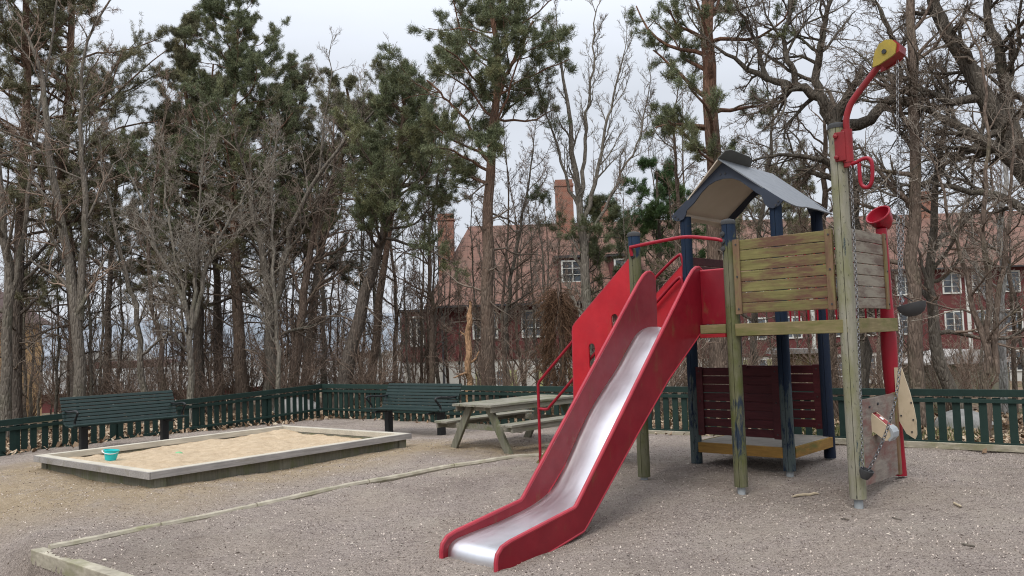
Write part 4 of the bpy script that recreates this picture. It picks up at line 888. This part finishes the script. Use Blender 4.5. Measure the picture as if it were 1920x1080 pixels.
def stemgeom(rs, P, r0, r1, n=14, wob=.03):
    P = np.array(smoothpath([tuple(p) for p in P], 8)); s = np.concatenate([[0], np.cumsum(np.linalg.norm(np.diff(P, axis=0), axis=1))]); u = np.linspace(0, s[-1], n+1)
    Q = np.stack([np.interp(u, s, P[:, i]) for i in range(3)], 1); Q[1:-1] += rs.normal(0, wob, (n-1, 3)); t = np.linspace(0, 1, n+1)
    R_ = r0+(r1-r0)*t**.85; R_[0] *= 1.22; return Q[None], R_[None], s[-1]
TREES = []
def make_tree(name, label, stems, kind, seed, Y, barkm, twigm, group=None, n1=12, n2=7, n3=6, n4=4, l1=2.2, t0=.25, ang=(.6, 1.2), trop=.05, wander=.16, needle='needle_green', zneed=None, dens=1., root=None, tr=.0045, limbs=None, cat='tree', lowdead=6, profile=None, blade=1.0):
    """stems: list of (pixel path or world path, r0, r1)"""
    rs = np.random.RandomState(seed); tk = Acc(); cr = Acc(); nd = Acc(); first = None; sp = []
    for st in stems:
        path, ra, rb = st[:3]; w_ = []
        for p in path:
            if len(p) == 2: w_.append(D(p[0], p[1], Y))
            elif p[2] == 'd': w_.append(D(p[0], p[1], Y+p[3]))
            else: w_.append(np.array(p, float))
        if first is None:
            b0 = w_[0]; d = w_[1]-w_[0]; gz = H1(b0[0], b0[1]); k = (b0[2]-gz)/max(.1, d[2]); base = b0-d*min(k, 1.5)*.6; base[2] = H1(base[0], base[1])-.12; w_ = [base]+w_; first = base
        sp.append((w_, ra, rb))
    O = first.copy()
    def fin(a): return np.asarray(a)-O
    for si, (w_, ra, rb) in enumerate(sp):
        Q, R_, Ls = stemgeom(rs, [fin(p) for p in w_], ra, rb, n=16, wob=.02 if kind == 'pine' else .03); tk.tub(Q, R_, 10)
        if kind == 'pine':
            H_ = Ls; zn = (zneed or 4.)/max(1, H_) if si == 0 else .3
            k = int(n1 if si == 0 else n1*.4); P, T, L, r, t = spawn(rs, Q, R_, k, zn, .995, .9, 1.45, 1, np.array([l1]), fall=0, rr=.38, rmin=.012, rmax=.075)
            q = (t-zn)/(1-zn); pf = (profile(q) if profile else (.55+.75*np.sin(np.clip(q*1.1+.1, 0, 1)*PI)**.8)*(1-.35*q)); L = l1*pf*rs.uniform(.6, 1.25, len(t))
            pts, rad = grow(rs, P, T, L, r, r*.3, 7, .20, .05); tk.tub(pts, rad, 5)
            P2, T2, L2, r2, t2 = spawn(rs, pts, rad, int(n2), .25, 1, .5, 1.1, .42, L, fall=.45, rr=.6, rmin=.006); p2, d2 = grow(rs, P2, T2, L2, r2, r2*.4, 4, .22, .10); cr.tub(p2, d2, 3)
            P3, T3, L3, r3, t3 = spawn(rs, p2, d2, int(n3), .3, 1, .4, 1.0, .5, np.maximum(L2, .45), fall=.3, rr=.6, rmin=.004); p3, d3 = grow(rs, P3, T3, L3, r3, r3*.5, 3, .18, .16); cr.tub(p3, d3, 3)
            for (pp, kk) in ((p3, int(7*dens)), (p2, 4)):
                A = pp.shape[0]; f = .25+.75*rs.uniform(0, 1, (A, kk)); ii = np.repeat(np.arange(A), kk); m_ = pp.shape[1]-1; g_ = np.clip(f.ravel()*m_, 0, m_-1e-4); j = g_.astype(int); fr = (g_-j)[:, None]
                PP = pp[ii, j]*(1-fr)+pp[ii, j+1]*fr; TT = nrm(pp[ii, j+1]-pp[ii, j]+np.array([0, 0, .25])*.2); tufts(rs, nd, PP, TT, 10, .10*blade, .011*blade)
            # bare dead limbs lower down
            if lowdead:
                P, T, L, r, t = spawn(rs, Q, R_, lowdead, max(.08, zn*.35), zn+.05, 1.1, 1.7, 1, np.array([l1]), fall=0, rr=.22, rmin=.008, rmax=.03); L = L*.8
                pts, rad = grow(rs, P, T, L, r, r*.25, 7, .22, -.01); cr.tub(pts, rad, 4); P2, T2, L2, r2, _ = spawn(rs, pts, rad, 7, .2, 1, .5, 1.2, .4, L, rmin=.004); p2, d2 = grow(rs, P2, T2, L2, r2, r2*.3, 4, .2, 0); cr.tub(p2, d2, 3)
                P3, T3, L3, r3, _ = spawn(rs, p2, d2, 4, .2, 1, .4, 1.1, .45, L2, rmin=.003); p3, d3 = grow(rs, P3, T3, L3, r3, r3*.5, 3, .2, 0); cr.tub(p3, d3, 3)
        else:
            P, T, L, r, t = spawn(rs, Q, R_, n1, t0, .99, ang[0], ang[1], 1, np.array([l1]), fall=.45, rr=.50, rmin=.012, rmax=.11)
            # trunk tip continues as a branch
            P = np.concatenate([P, Q[:, -1]]); T = np.concatenate([T, nrm(Q[:, -1]-Q[:, -2])]); L = np.concatenate([L, [l1*.7]]); r = np.concatenate([r, R_[:, -1]*.9])
            pts, rad = grow(rs, P, T, L, r, r*.30, 8, wander, trop); tk.tub(pts, rad, 6)
            P2, T2, L2, r2, _ = spawn(rs, pts, rad, n2, .15, 1, .45, 1.05, .55, L, fall=.5, rr=.6, rmin=.007); p2, d2 = grow(rs, P2, T2, L2, r2, r2*.35, 6, wander, trop*1.2); cr.tub(p2, d2, 4)
            P3, T3, L3, r3, _ = spawn(rs, p2, d2, n3, .12, 1, .4, 1.0, .5, L2, fall=.45, rr=.6, rmin=tr*1.1); p3, d3 = grow(rs, P3, T3, L3, r3, r3*.5, 5, wander*1.05, trop*1.2); cr.tub(p3, d3, 3)
            if n4:
                P4, T4, L4, r4, _ = spawn(rs, p3, d3, n4, .15, 1, .4, .95, .5, np.maximum(L3, .25), fall=.4, rr=.7, rmin=tr*.8); p4, d4 = grow(rs, P4, T4, L4, r4, r4*.6, 3, wander*1.1, trop); cr.tub(p4, d4, 3)
    rt = empty(name, tuple(O), 0, label=label, cat=cat, group=group)
    link('trunk', tk.mesh('trunk'), MT[barkm], rt, smooth=True)
    link('crown', cr.mesh('crown'), MT[twigm], rt)
    if kind == 'pine': link('needles', nd.mesh('needles'), MT[needle], rt)
    TREES.append(rt); return rt
def copy_tree(rt, x, y, rz, s_, label=None):
    c = rt.copy(); COL.objects.link(c); c.location = (x, y, H1(x, y)-.1); c.rotation_euler = (rng0.uniform(-.04, .04), rng0.uniform(-.04, .04), rz); c.scale = (s_, s_, s_*rng0.uniform(.9, 1.15))
    if label: c['label'] = label
    for ch in rt.children:
        k = ch.copy(); COL.objects.link(k); k.parent = c
    return c
rng0 = random.Random(11)
PN = 'pine_tree'; BT = 'bare_tree'
# --- pines of the left half
make_tree(PN, 'tall dark pine at the left edge with foliage down its left side', [([(30, 700), (34, 500), (48, 250), (48, 0), (50, -160)], .19, .07)], 'pine', 21, 24, 'bark_pine', 'twig_dark', n1=44, n2=9, n3=6, l1=2.7, zneed=3.4, needle='needle_olive', lowdead=14, dens=.9)
make_tree(PN, 'tall pine behind the left bench, its dark crown reaching the top of the picture', [([(145, 700), (138, 560), (122, 420), (118, 300), (130, 160), (135, 20), (140, -120)], .22, .07)], 'pine', 22, 25, 'bark_pine', 'twig_dark', n1=52, n2=9, n3=7, l1=3.0, zneed=5.8, needle='needle_olive', lowdead=14)
make_tree(PN, 'dense pine with pointed top, left of the tallest pine crown', [([(372, 690), (372, 560), (365, 400), (355, 250), (348, 120), (345, 40)], .20, .03)], 'pine', 23, 27, 'bark_pine', 'twig_dark', n1=56, n2=9, n3=6, l1=2.7, zneed=3.2, needle='needle_olive', lowdead=10, profile=lambda q: 1.15-.95*q)
make_tree(PN, 'tallest dense pine of the left wood with an orange trunk', [([(452, 690), (446, 600), (440, 480), (438, 330), (440, 180), (446, 70), (448, 8)], .22, .03)], 'pine', 24, 26, 'bark_orange', 'twig_dark', n1=62, n2=9, n3=6, l1=3.3, zneed=5.0, needle='needle_green', lowdead=12, profile=lambda q: 1.1-.8*q)
make_tree(PN, 'dense pine leaning right, on the right flank of the tallest pine', [([(505, 690), (508, 560), (520, 420), (535, 290), (543, 190), (546, 140)], .24, .03)], 'pine', 25, 28, 'bark_pine', 'twig_dark', n1=44, n2=8, n3=7, l1=3.0, zneed=4.0, needle='needle_olive', lowdead=12, profile=lambda q: 1.15-.8*q)
make_tree(PN, 'dark leaning pine with its trunk slanting up to the right', [([(648, 700), (672, 600), (700, 500), (728, 400), (745, 310), (756, 230), (758, 190)], .24, .05)], 'pine', 26, 23, 'bark_pine', 'twig_dark', n1=34, n2=8, n3=7, l1=2.4, zneed=4.4, needle='needle_green', lowdead=12)
make_tree(PN, 'dark pine filling the gap between the left crowns', [([(575, 700), (590, 560), (610, 420), (640, 300), (655, 210), (650, 165)], .20, .04)], 'pine', 27, 27, 'bark_pine', 'twig_dark', n1=36, n2=8, n3=7, l1=2.5, zneed=4.0, needle='needle_olive', lowdead=10)
make_tree(PN, 'dark pine low between the two pines at the far left', [([(200, 700), (205, 560), (212, 430), (220, 330), (222, 250)], .17, .03)], 'pine', 33, 30, 'bark_pine', 'twig_dark', n1=34, n2=7, n3=7, l1=2.3, zneed=4.5, needle='needle_olive', lowdead=8)
make_tree(PN, 'broad olive green pine whose crown meets the pointed one on its left', [([(410, 700), (408, 560), (400, 400), (395, 260), (396, 160), (400, 120)], .19, .03)], 'pine', 34, 30, 'bark_pine', 'twig_dark', n1=44, n2=8, n3=7, l1=3.0, zneed=5.0, needle='needle_olive', lowdead=8)
make_tree(PN, 'pine with yellowish flat top left of the single middle pine', [([(700, 690), (712, 560), (735, 400), (752, 270), (758, 190), (754, 145)], .17, .03)], 'pine', 35, 27, 'bark_orange', 'twig_dark', n1=30, n2=8, n3=7, l1=2.4, zneed=6.5, needle='needle_olive', lowdead=8)
make_tree(PN, 'single straight pine in the middle with a broad green crown', [([(915, 690), (914, 560), (915, 420), (920, 300), (928, 200), (935, 120), (925, 50), (920, -10)], .21, .06), ([(928, 215), (945, 150), (975, 90), (1000, 40)], .07, .03), ([(915, 300), (880, 240), (840, 190), (800, 150)], .05, .02)], 'pine', 28, 20, 'bark_orange', 'twig_dark', n1=24, n2=7, n3=7, l1=1.5, zneed=5.4, needle='needle_green', lowdead=12, profile=lambda q: .6+.9*np.sin(np.clip(q, 0, 1)*PI)**.7)
make_tree(PN, 'tall pine with an orange upper trunk behind the tower roof', [([(1352, 690), (1348, 560), (1342, 420), (1336, 290), (1330, 170), (1326, 60), (1326, -60), (1326, -170)], .24, .12)], 'pine', 29, 19, 'bark_orange', 'twig_dark', n1=22, n2=7, n3=7, l1=2.3, zneed=5.2, needle='needle_green', lowdead=10, dens=.9, profile=lambda q: .8+.3*q)
make_tree(PN, 'slender young pine with green boughs just left of the slide top', [([(1110, 700), (1105, 600), (1092, 500), (1095, 430), (1098, 385)], .11, .025)], 'pine', 30, 22, 'bark_pine', 'twig_dark', n1=13, n2=7, n3=6, l1=1.9, zneed=2.9, needle='needle_green', lowdead=6)
make_tree(PN, 'bushy young pine behind the tower roof, left side', [([(1240, 700), (1238, 560), (1236, 430), (1232, 320)], .12, .03)], 'pine', 31, 24, 'bark_pine', 'twig_dark', n1=22, n2=7, n3=7, l1=1.6, zneed=3.6, needle='needle_bright', lowdead=6)
make_tree(PN, 'grey green pine low between the roof and the tall post', [([(1470, 690), (1465, 560), (1460, 420), (1462, 330)], .15, .04)], 'pine', 32, 27, 'bark_pine', 'twig_dark', n1=26, n2=7, n3=6, l1=2.3, zneed=3.6, needle='needle_olive', lowdead=8)
# --- bare trees
make_tree(BT, 'thick grey bare tree at the far left edge', [([(12, 720), (16, 560), (5, 400), (-20, 200), (-30, 60)], .15, .06), ([(14, 600), (40, 460), (60, 300), (90, 120), (110, -20)], .07, .02)], 'bare', 41, 21, 'bark_grey', 'twig_brown', n1=7, n2=6, n3=5, l1=2.6, trop=.03)
make_tree(BT, 'double stemmed grey tree rising above the left bench', [([(146, 715), (145, 610), (133, 500), (112, 400), (95, 300), (80, 150)], .165, .06), ([(148, 600), (152, 490), (160, 380), (150, 250), (160, 100), (200, 10)], .10, .025)], 'bare', 42, 20.5, 'bark_grey', 'twig_brown', n1=8, n2=6, n3=5, l1=2.7, trop=.02)
make_tree(BT, 'pale forked tree with a V of whitish limbs behind the left fence', [([(357, 715), (358, 610), (335, 545), (300, 480), (270, 400), (240, 320)], .095, .02), ([(358, 615), (372, 560), (392, 490), (420, 430), (470, 350)], .065, .02), ([(357, 610), (345, 560), (330, 480), (318, 420), (312, 330)], .055, .02), ([(362, 605), (366, 520), (372, 420), (380, 300)], .06, .02)], 'bare', 43, 20.5, 'bark_pale', 'twig_pale', n1=9, l1=1.9, trop=.05, t0=.2)
make_tree(BT, 'thick grey trunk with moss, standing before the far corner of the fence', [([(508, 715), (506, 600), (500, 520), (480, 420), (465, 330)], .19, .05), ([(508, 610), (530, 500), (560, 400), (600, 320), (660, 250), (720, 190)], .11, .025)], 'bare', 44, 23, 'bark_grey', 'twig_dark', n1=12, l1=2.6, trop=.04)
make_tree(BT, 'thin straight pale sapling behind the far fence corner', [([(522, 715), (520, 600), (512, 480), (510, 380), (516, 280)], .07, .02)], 'bare', 45, 21, 'bark_pale', 'twig_pale', n1=12, l1=1.3, trop=.10)
make_tree(BT, 'leaning brown tree right of the far fence corner', [([(552, 710), (560, 620), (575, 520), (590, 430), (625, 330)], .18, .05)], 'bare', 46, 23.5, 'bark_brown', 'twig_brown', n1=13, l1=2.4)
make_tree(BT, 'slim bare tree with upright branches left of the middle pine', [([(810, 710), (812, 600), (806, 500), (815, 380), (830, 250)], .10, .02)], 'bare', 47, 24, 'bark_brown', 'twig_brown', n1=14, l1=1.8, trop=.06)
make_tree(BT, 'grey bare tree close behind the middle pine on its right', [([(950, 710), (950, 600), (962, 500), (985, 380), (1000, 280)], .10, .02)], 'bare', 48, 23, 'bark_grey', 'twig_brown', n1=14, l1=2.0, trop=.04)
make_tree(BT, 'big vase shaped bare tree with pale grey stems right of the middle pine', [([(1098, 690), (1100, 560), (1096, 450), (1084, 350), (1072, 270), (1060, 180), (1045, 60)], .19, .02), ([(1088, 370), (1098, 250), (1110, 130), (1118, 20)], .06, .015), ([(1094, 430), (1120, 320), (1140, 220), (1170, 100)], .07, .015), ([(1090, 400), (1060, 330), (1035, 240), (1010, 170)], .05, .015), ([(1097, 460), (1150, 360), (1200, 250), (1215, 180)], .05, .015)], 'bare', 49, 21, 'bark_pale', 'twig_pale', n1=10, n2=6, n3=5, n4=3, l1=1.35, trop=.10, wander=.11, ang=(.35, .8))
make_tree('broken_trunk', 'short broken pale orange trunk left of the middle pine', [([(878, 715), (876, 670), (877, 630), (880, 590)], .085, .07)], 'bare', 50, 19.5, 'bark_fresh', 'twig_brown', n1=3, n2=3, n3=2, n4=0, l1=.5, cat='broken trunk')
# oak behind the tall post
make_tree(BT, 'gnarled oak with twisted dark limbs forking behind the tall post', [([(1608, 700), (1604, 560), (1598, 430), (1585, 320), (1566, 240)], .26, .19),
    ([(1570, 250), (1545, 190), (1500, 165), (1440, 150), (1390, 120), (1345, 90)], .15, .03), ([(1560, 225), (1530, 150), (1545, 60), (1560, -20)], .12, .04), ([(1580, 240), (1640, 215), (1680, 165), (1690, 110), (1660, 40)], .15, .04), ([(1500, 165), (1470, 90), (1480, 0), (1460, -60)], .08, .03), ([(1440, 150), (1410, 60), (1370, -10)], .06, .02), ([(1592, 330), (1540, 300), (1470, 290), (1400, 300)], .08, .02), ([(1660, 190), (1730, 180), (1790, 150)], .08, .02)],
    'bare', 51, 18, 'bark_oak', 'twig_dark', n1=11, n2=7, n3=6, n4=4, l1=1.9, trop=.02, wander=.20, ang=(.6, 1.3))
# massive oak at the right edge
make_tree(BT, 'massive old oak leaning in from the right edge with heavy mossy limbs', [([(2060, 760), (2030, 600), (1990, 450), (1930, 310), (1870, 220), (1810, 120), (1760, 30), (1740, -40)], .42, .10),
    ([(1960, 380), (1880, 290), (1800, 240), (1720, 200), (1650, 190)], .17, .03), ([(1900, 260), (1880, 130), (1850, 20), (1860, -60)], .15, .05), ([(1985, 440), (1900, 380), (1820, 360), (1750, 340), (1680, 350)], .12, .02), ([(1940, 330), (1990, 200), (1980, 60)], .2, .08), ([(1840, 180), (1780, 190), (1700, 150), (1640, 130)], .10, .02), ([(1880, 240), (1800, 290), (1740, 300)], .09, .02)],
    'bare', 52, 16.5, 'bark_oak', 'twig_dark', n1=12, n2=7, n3=6, n4=4, l1=2.0, trop=.01, wander=.16, ang=(.6, 1.3))
make_tree(BT, 'tall straight grey tree just right of the red speaking tube', [([(1722, 715), (1716, 600), (1714, 480), (1713, 300), (1708, 120), (1706, -60)], .16, .075)], 'bare', 53, 16.5, 'bark_brown', 'twig_grey', n1=16, n2=6, l1=2.2, t0=.35, trop=.05)
make_tree(BT, 'mossy leaning tree behind the right fence, beside the straight grey tree', [([(1790, 735), (1765, 690), (1752, 600), (1745, 480), (1755, 340), (1780, 200)], .16, .04)], 'bare', 54, 18, 'bark_grey', 'twig_brown', n1=14, l1=2.1)
make_tree(BT, 'cluster of three slender brown stems behind the right fence', [([(1850, 745), (1842, 640), (1815, 540), (1790, 440), (1760, 330)], .075, .02), ([(1852, 700), (1852, 560), (1845, 420), (1848, 250), (1840, 100)], .06, .02), ([(1866, 700), (1872, 560), (1890, 420), (1900, 260)], .06, .02)], 'bare', 55, 13.8, 'bark_brown', 'twig_grey', n1=9, n2=6, n3=5, n4=3, l1=1.5, trop=.03, t0=.3)
make_tree('birch_tree', 'pale barked birch before the white house wall at far right', [([(1884, 735), (1880, 640), (1878, 500), (1885, 350), (1890, 200)], .11, .04)], 'bare', 56, 20, 'bark_birch', 'twig_brown', n1=14, l1=1.7, cat='birch tree')
make_tree(BT, 'bare tree with a straight trunk seen between the roof post and the tall post', [([(1568, 720), (1562, 640), (1552, 540), (1545, 400), (1548, 260)], .14, .05)], 'bare', 57, 19.5, 'bark_brown', 'twig_brown', n1=14, l1=2.0)
make_tree(BT, 'dark bare tree showing under the platform left of the low red wall', [([(1290, 700), (1284, 600), (1275, 480), (1270, 350), (1262, 230)], .10, .03)], 'bare', 58, 21, 'bark_brown', 'twig_brown', n1=13, l1=1.9)
make_tree(BT, 'bare tree behind the roof with level spreading branches', [([(1420, 700), (1415, 590), (1420, 450), (1440, 330), (1450, 220)], .11, .03)], 'bare', 59, 21, 'bark_grey', 'twig_brown', n1=15, l1=2.3, trop=0)
make_tree(BT, 'grey bare tree with fine twigs left of the slanting dark pine', [([(610, 705), (606, 600), (600, 500), (596, 380), (604, 240), (620, 150)], .10, .02)], 'bare', 60, 24.5, 'bark_grey', 'twig_grey', n1=14, l1=2.0, trop=.05)
make_tree(BT, 'slender bare tree whose crooked stem rises over the right end of the left bench', [([(268, 715), (262, 640), (250, 560), (225, 470), (205, 380), (190, 280)], .10, .02)], 'bare', 61, 21.5, 'bark_grey', 'twig_grey', n1=14, l1=1.9, trop=.06)
make_tree(BT, 'thin bare tree left of the pale forked tree', [([(305, 715), (300, 640), (285, 560), (280, 460), (290, 330), (310, 220)], .09, .02)], 'bare', 62, 23, 'bark_brown', 'twig_brown', n1=14, l1=1.9, trop=.06)
# dead brown thuja beside the stairs
rs = np.random.RandomState(70); b0 = D(1052, 700, 19.5); gz = H1(b0[0], b0[1]); a = Acc(); k = 620
ph = rs.uniform(0, 2*PI, k); zz = rs.uniform(.05, 1, k)**.8; rr_ = (1-zz*.75)*.62*rs.uniform(.3, 1, k); P = np.stack([rr_*np.cos(ph), rr_*np.sin(ph), zz*3.0], 1)
T_ = nrm(np.stack([np.cos(ph)*.7, np.sin(ph)*.7, rs.uniform(-.9, .3, k)], 1)); pts, rad = grow(rs, P, T_, rs.uniform(.3, .7, k), np.full(k, .008), np.full(k, .004), 4, .2, -.22); a.tub(pts, rad, 3)
P2, T2, L2, r2, _ = spawn(rs, pts, rad, 9, .1, 1, .3, .9, .45, np.full(k, .5), rmin=.004); p2, d2 = grow(rs, P2, T2, L2, r2, r2*.5, 3, .2, -.15); a.tub(p2, d2, 3)
rt = empty('dead_conifer', (b0[0], b0[1], gz-.05), 0, label='bushy dead brown conifer beside the red stair rail', cat='dead conifer')
MB().tube([(0, 0, 0), (.05, 0, 1.5), (0, .05, 3.1)], [.07, .05, .02], 8).build('trunk', MT['bark_brown'], rt); link('crown', a.mesh('crown'), MT['thuja_dead'], rt)
# --- background wood: a few kinds, each copied tree by tree
protos = []
protpx = (370, 510, 1635, 745)
for i, (bm_, tm_, h_, l_) in enumerate((('bark_grey', 'twig_brown', 8.5, 1.7), ('bark_brown', 'twig_brown', 7., 1.5), ('bark_brown', 'twig_dark', 9.5, 1.9), ('bark_grey', 'twig_grey', 7.8, 1.6))):
    X = (-13, -9, 13, -5)[i]; Y = (34, 31, 30, 36)[i]; z = H1(X, Y)
    protos.append(make_tree(BT, 'slender bare tree in the wood behind the fence', [([(X, Y, z+.3), (X+.15, Y, z+h_*.35), (X-.1, Y+.1, z+h_*.7), (X+.1, Y, z+h_)], (.065, .05, .085, .06)[i], .012)], 'bare', 80+i, Y, bm_, tm_, group='slender bare trees in the background wood', n1=17, n2=6, n3=5, n4=3, l1=l_, t0=.12, trop=.08, tr=.006, ang=(.5, 1.05)))

REG = ((120, 'left of the left bench'), (340, 'behind the left bench'), (600, 'behind the sandpit'), (800, 'behind the far bench'), (1060, 'between the picnic table and the house'), (1290, 'behind the slide'), (1590, 'behind the tower'), (9999, 'behind the right fence'))
def region(o, px, what='slender bare tree in the wood', grp='slender bare trees'):
    for lim, t_ in REG:
        if px < lim: o['label'] = what+' '+t_; o['group'] = grp+' '+t_; return
for k in range(62):
    u_ = k/62; px_t = -40+u_*860+rng0.uniform(-18, 18); Y = rng0.choice([rng0.uniform(24, 32), rng0.uniform(30, 55)]); X = (px_t-960)/FPX*Y
    region(copy_tree(protos[rng0.randrange(4)], X, Y, rng0.uniform(0, 6.28), rng0.uniform(.6, 1.15)), px_t)
for k in range(34):
    px_t = 790+k/34*1170+rng0.uniform(-20, 20); Y = rng0.uniform(19, 36); X = (px_t-960)/FPX*Y
    if (X-FL[1][0])*nR[0]+(Y-FL[1][1])*nR[1] < 1.5: continue
    region(copy_tree(protos[rng0.randrange(4)], X, Y, rng0.uniform(0, 6.28), rng0.uniform(.55, 1.0)), px_t)
for k in range(13):
    px_t = 770+k*24+rng0.uniform(-10, 10); Y = rng0.uniform(21, 31); X = (px_t-960)/FPX*Y
    region(copy_tree(protos[(k*3+1) % 4], X, Y, rng0.uniform(0, 6.28), rng0.uniform(.6, .9)), px_t)
for q_, px_ in zip(protos, (370, 510, 1635, 745)): region(q_, px_)
# undergrowth shrubs: low twiggy bushes
rs = np.random.RandomState(90); a = Acc(); k = 26; ph = rs.uniform(0, 2*PI, k); P = np.stack([.12*np.cos(ph), .12*np.sin(ph), np.zeros(k)], 1); T_ = nrm(np.stack([np.cos(ph)*.45, np.sin(ph)*.45, np.ones(k)], 1))
L_ = rs.uniform(1.2, 2.4, k); pts, rad = grow(rs, P, T_, L_, np.full(k, .014), np.full(k, .005), 7, .12, .02); a.tub(pts, rad, 4)
P2, T2, L2, r2, _ = spawn(rs, pts, rad, 9, .15, 1, .4, 1.0, .4, L_, rmin=.005); p2, d2 = grow(rs, P2, T2, L2, r2, r2*.5, 4, .16, .05); a.tub(p2, d2, 3)
P3, T3, L3, r3, _ = spawn(rs, p2, d2, 5, .15, 1, .4, 1.0, .5, L2, rmin=.004); p3, d3 = grow(rs, P3, T3, L3, r3, r3*.6, 3, .16, .05); a.tub(p3, d3, 3)
me = a.mesh('bare_shrub')
for k in range(44):
    px_t = -20+k/44*1960+rng0.uniform(-30, 30); Y = rng0.uniform(17, 30); X = (px_t-960)/FPX*Y
    if (735 < px_t < 1180 and k % 3) or (px_t > 1600 and k % 2): continue
    if (X-FL[1][0])*nR[0]+(Y-FL[1][1])*nR[1] < 1.0: X, Y = X*1.25, Y*1.25
    if (X-FL[0][0])*nL[0]+(Y-FL[0][1])*nL[1] < .8 and (X-FL[1][0])*nR[0]+(Y-FL[1][1])*nR[1] < .8: X, Y = X*1.3, Y*1.3
    o = bpy.data.objects.new('bare_shrub', me); COL.objects.link(o); o.location = (X, Y, H1(X, Y)-.03); o.rotation_euler = (0, 0, rng0.uniform(0, 6)); s_ = rng0.uniform(.6, 1.25); o.scale = (s_, s_, s_)
    if k == 0: me.materials.append(MT['twig_brown'])
    tag(o, cat='shrub'); region(o, px_t, 'low bare twiggy shrub in the undergrowth', 'bare shrubs')
# grass tufts and boulders beyond the right fence
n = 9000; p = band(n, 3.5, .45, 1.3, 1); a_g = rs.uniform(0, 2*PI, n); h_ = rs.uniform(.06, .28, n); cl = vnoise(p[:, 0]*1.5, p[:, 1]*1.5, 21) > .55; p = p[cl]; a_g = a_g[cl]; h_ = h_[cl]
sd_ = np.stack([np.cos(a_g), np.sin(a_g), 0*a_g], 1)*.006; tip = np.stack([rs.normal(0, .06, len(p)), rs.normal(0, .06, len(p)), h_], 1)
me = arr_mesh('grass', np.stack([p-sd_, p+sd_, p+tip], 1).reshape(-1, 3), [np.arange(3*len(p)).reshape(-1, 3)])
tag(link('grass', me, MT['grass_blade']), label='thin dry grass growing behind the right fence', cat='grass', kind='stuff')
def boulder(px, py, Y, s_, label):
    q = D(px, py, Y); bm = bmesh.new(); bmesh.ops.create_icosphere(bm, subdivisions=3, radius=1)
    for v_ in bm.verts:
        c_ = v_.co; f = 1+.25*(float(vnoise(np.array([c_.x*1.7+px]), np.array([c_.y*1.7+c_.z]), 3)[0])-.5)+.12*(float(vnoise(np.array([c_.x*5+px]), np.array([c_.y*5+c_.z*3]), 3)[0])-.5); v_.co = Vector((c_.x*s_*f, c_.y*s_*.8*f, c_.z*s_*.55*f))
    me = bpy.data.meshes.new('boulder'); bm.to_mesh(me); bm.free(); o = link('boulder', me, MT['rock'], smooth=True, label=label, cat='boulder'); o.location = (q[0], q[1], H1(q[0], q[1])+s_*.1)
boulder(1810, 800, 16, .55, 'grey boulder behind the right fence below the three slender stems')
boulder(1690, 800, 17, .35, 'small grey boulder behind the right fence near the red tube')
boulder(558, 760, 22, .6, 'mossy grey boulder behind the fence near the far corner')
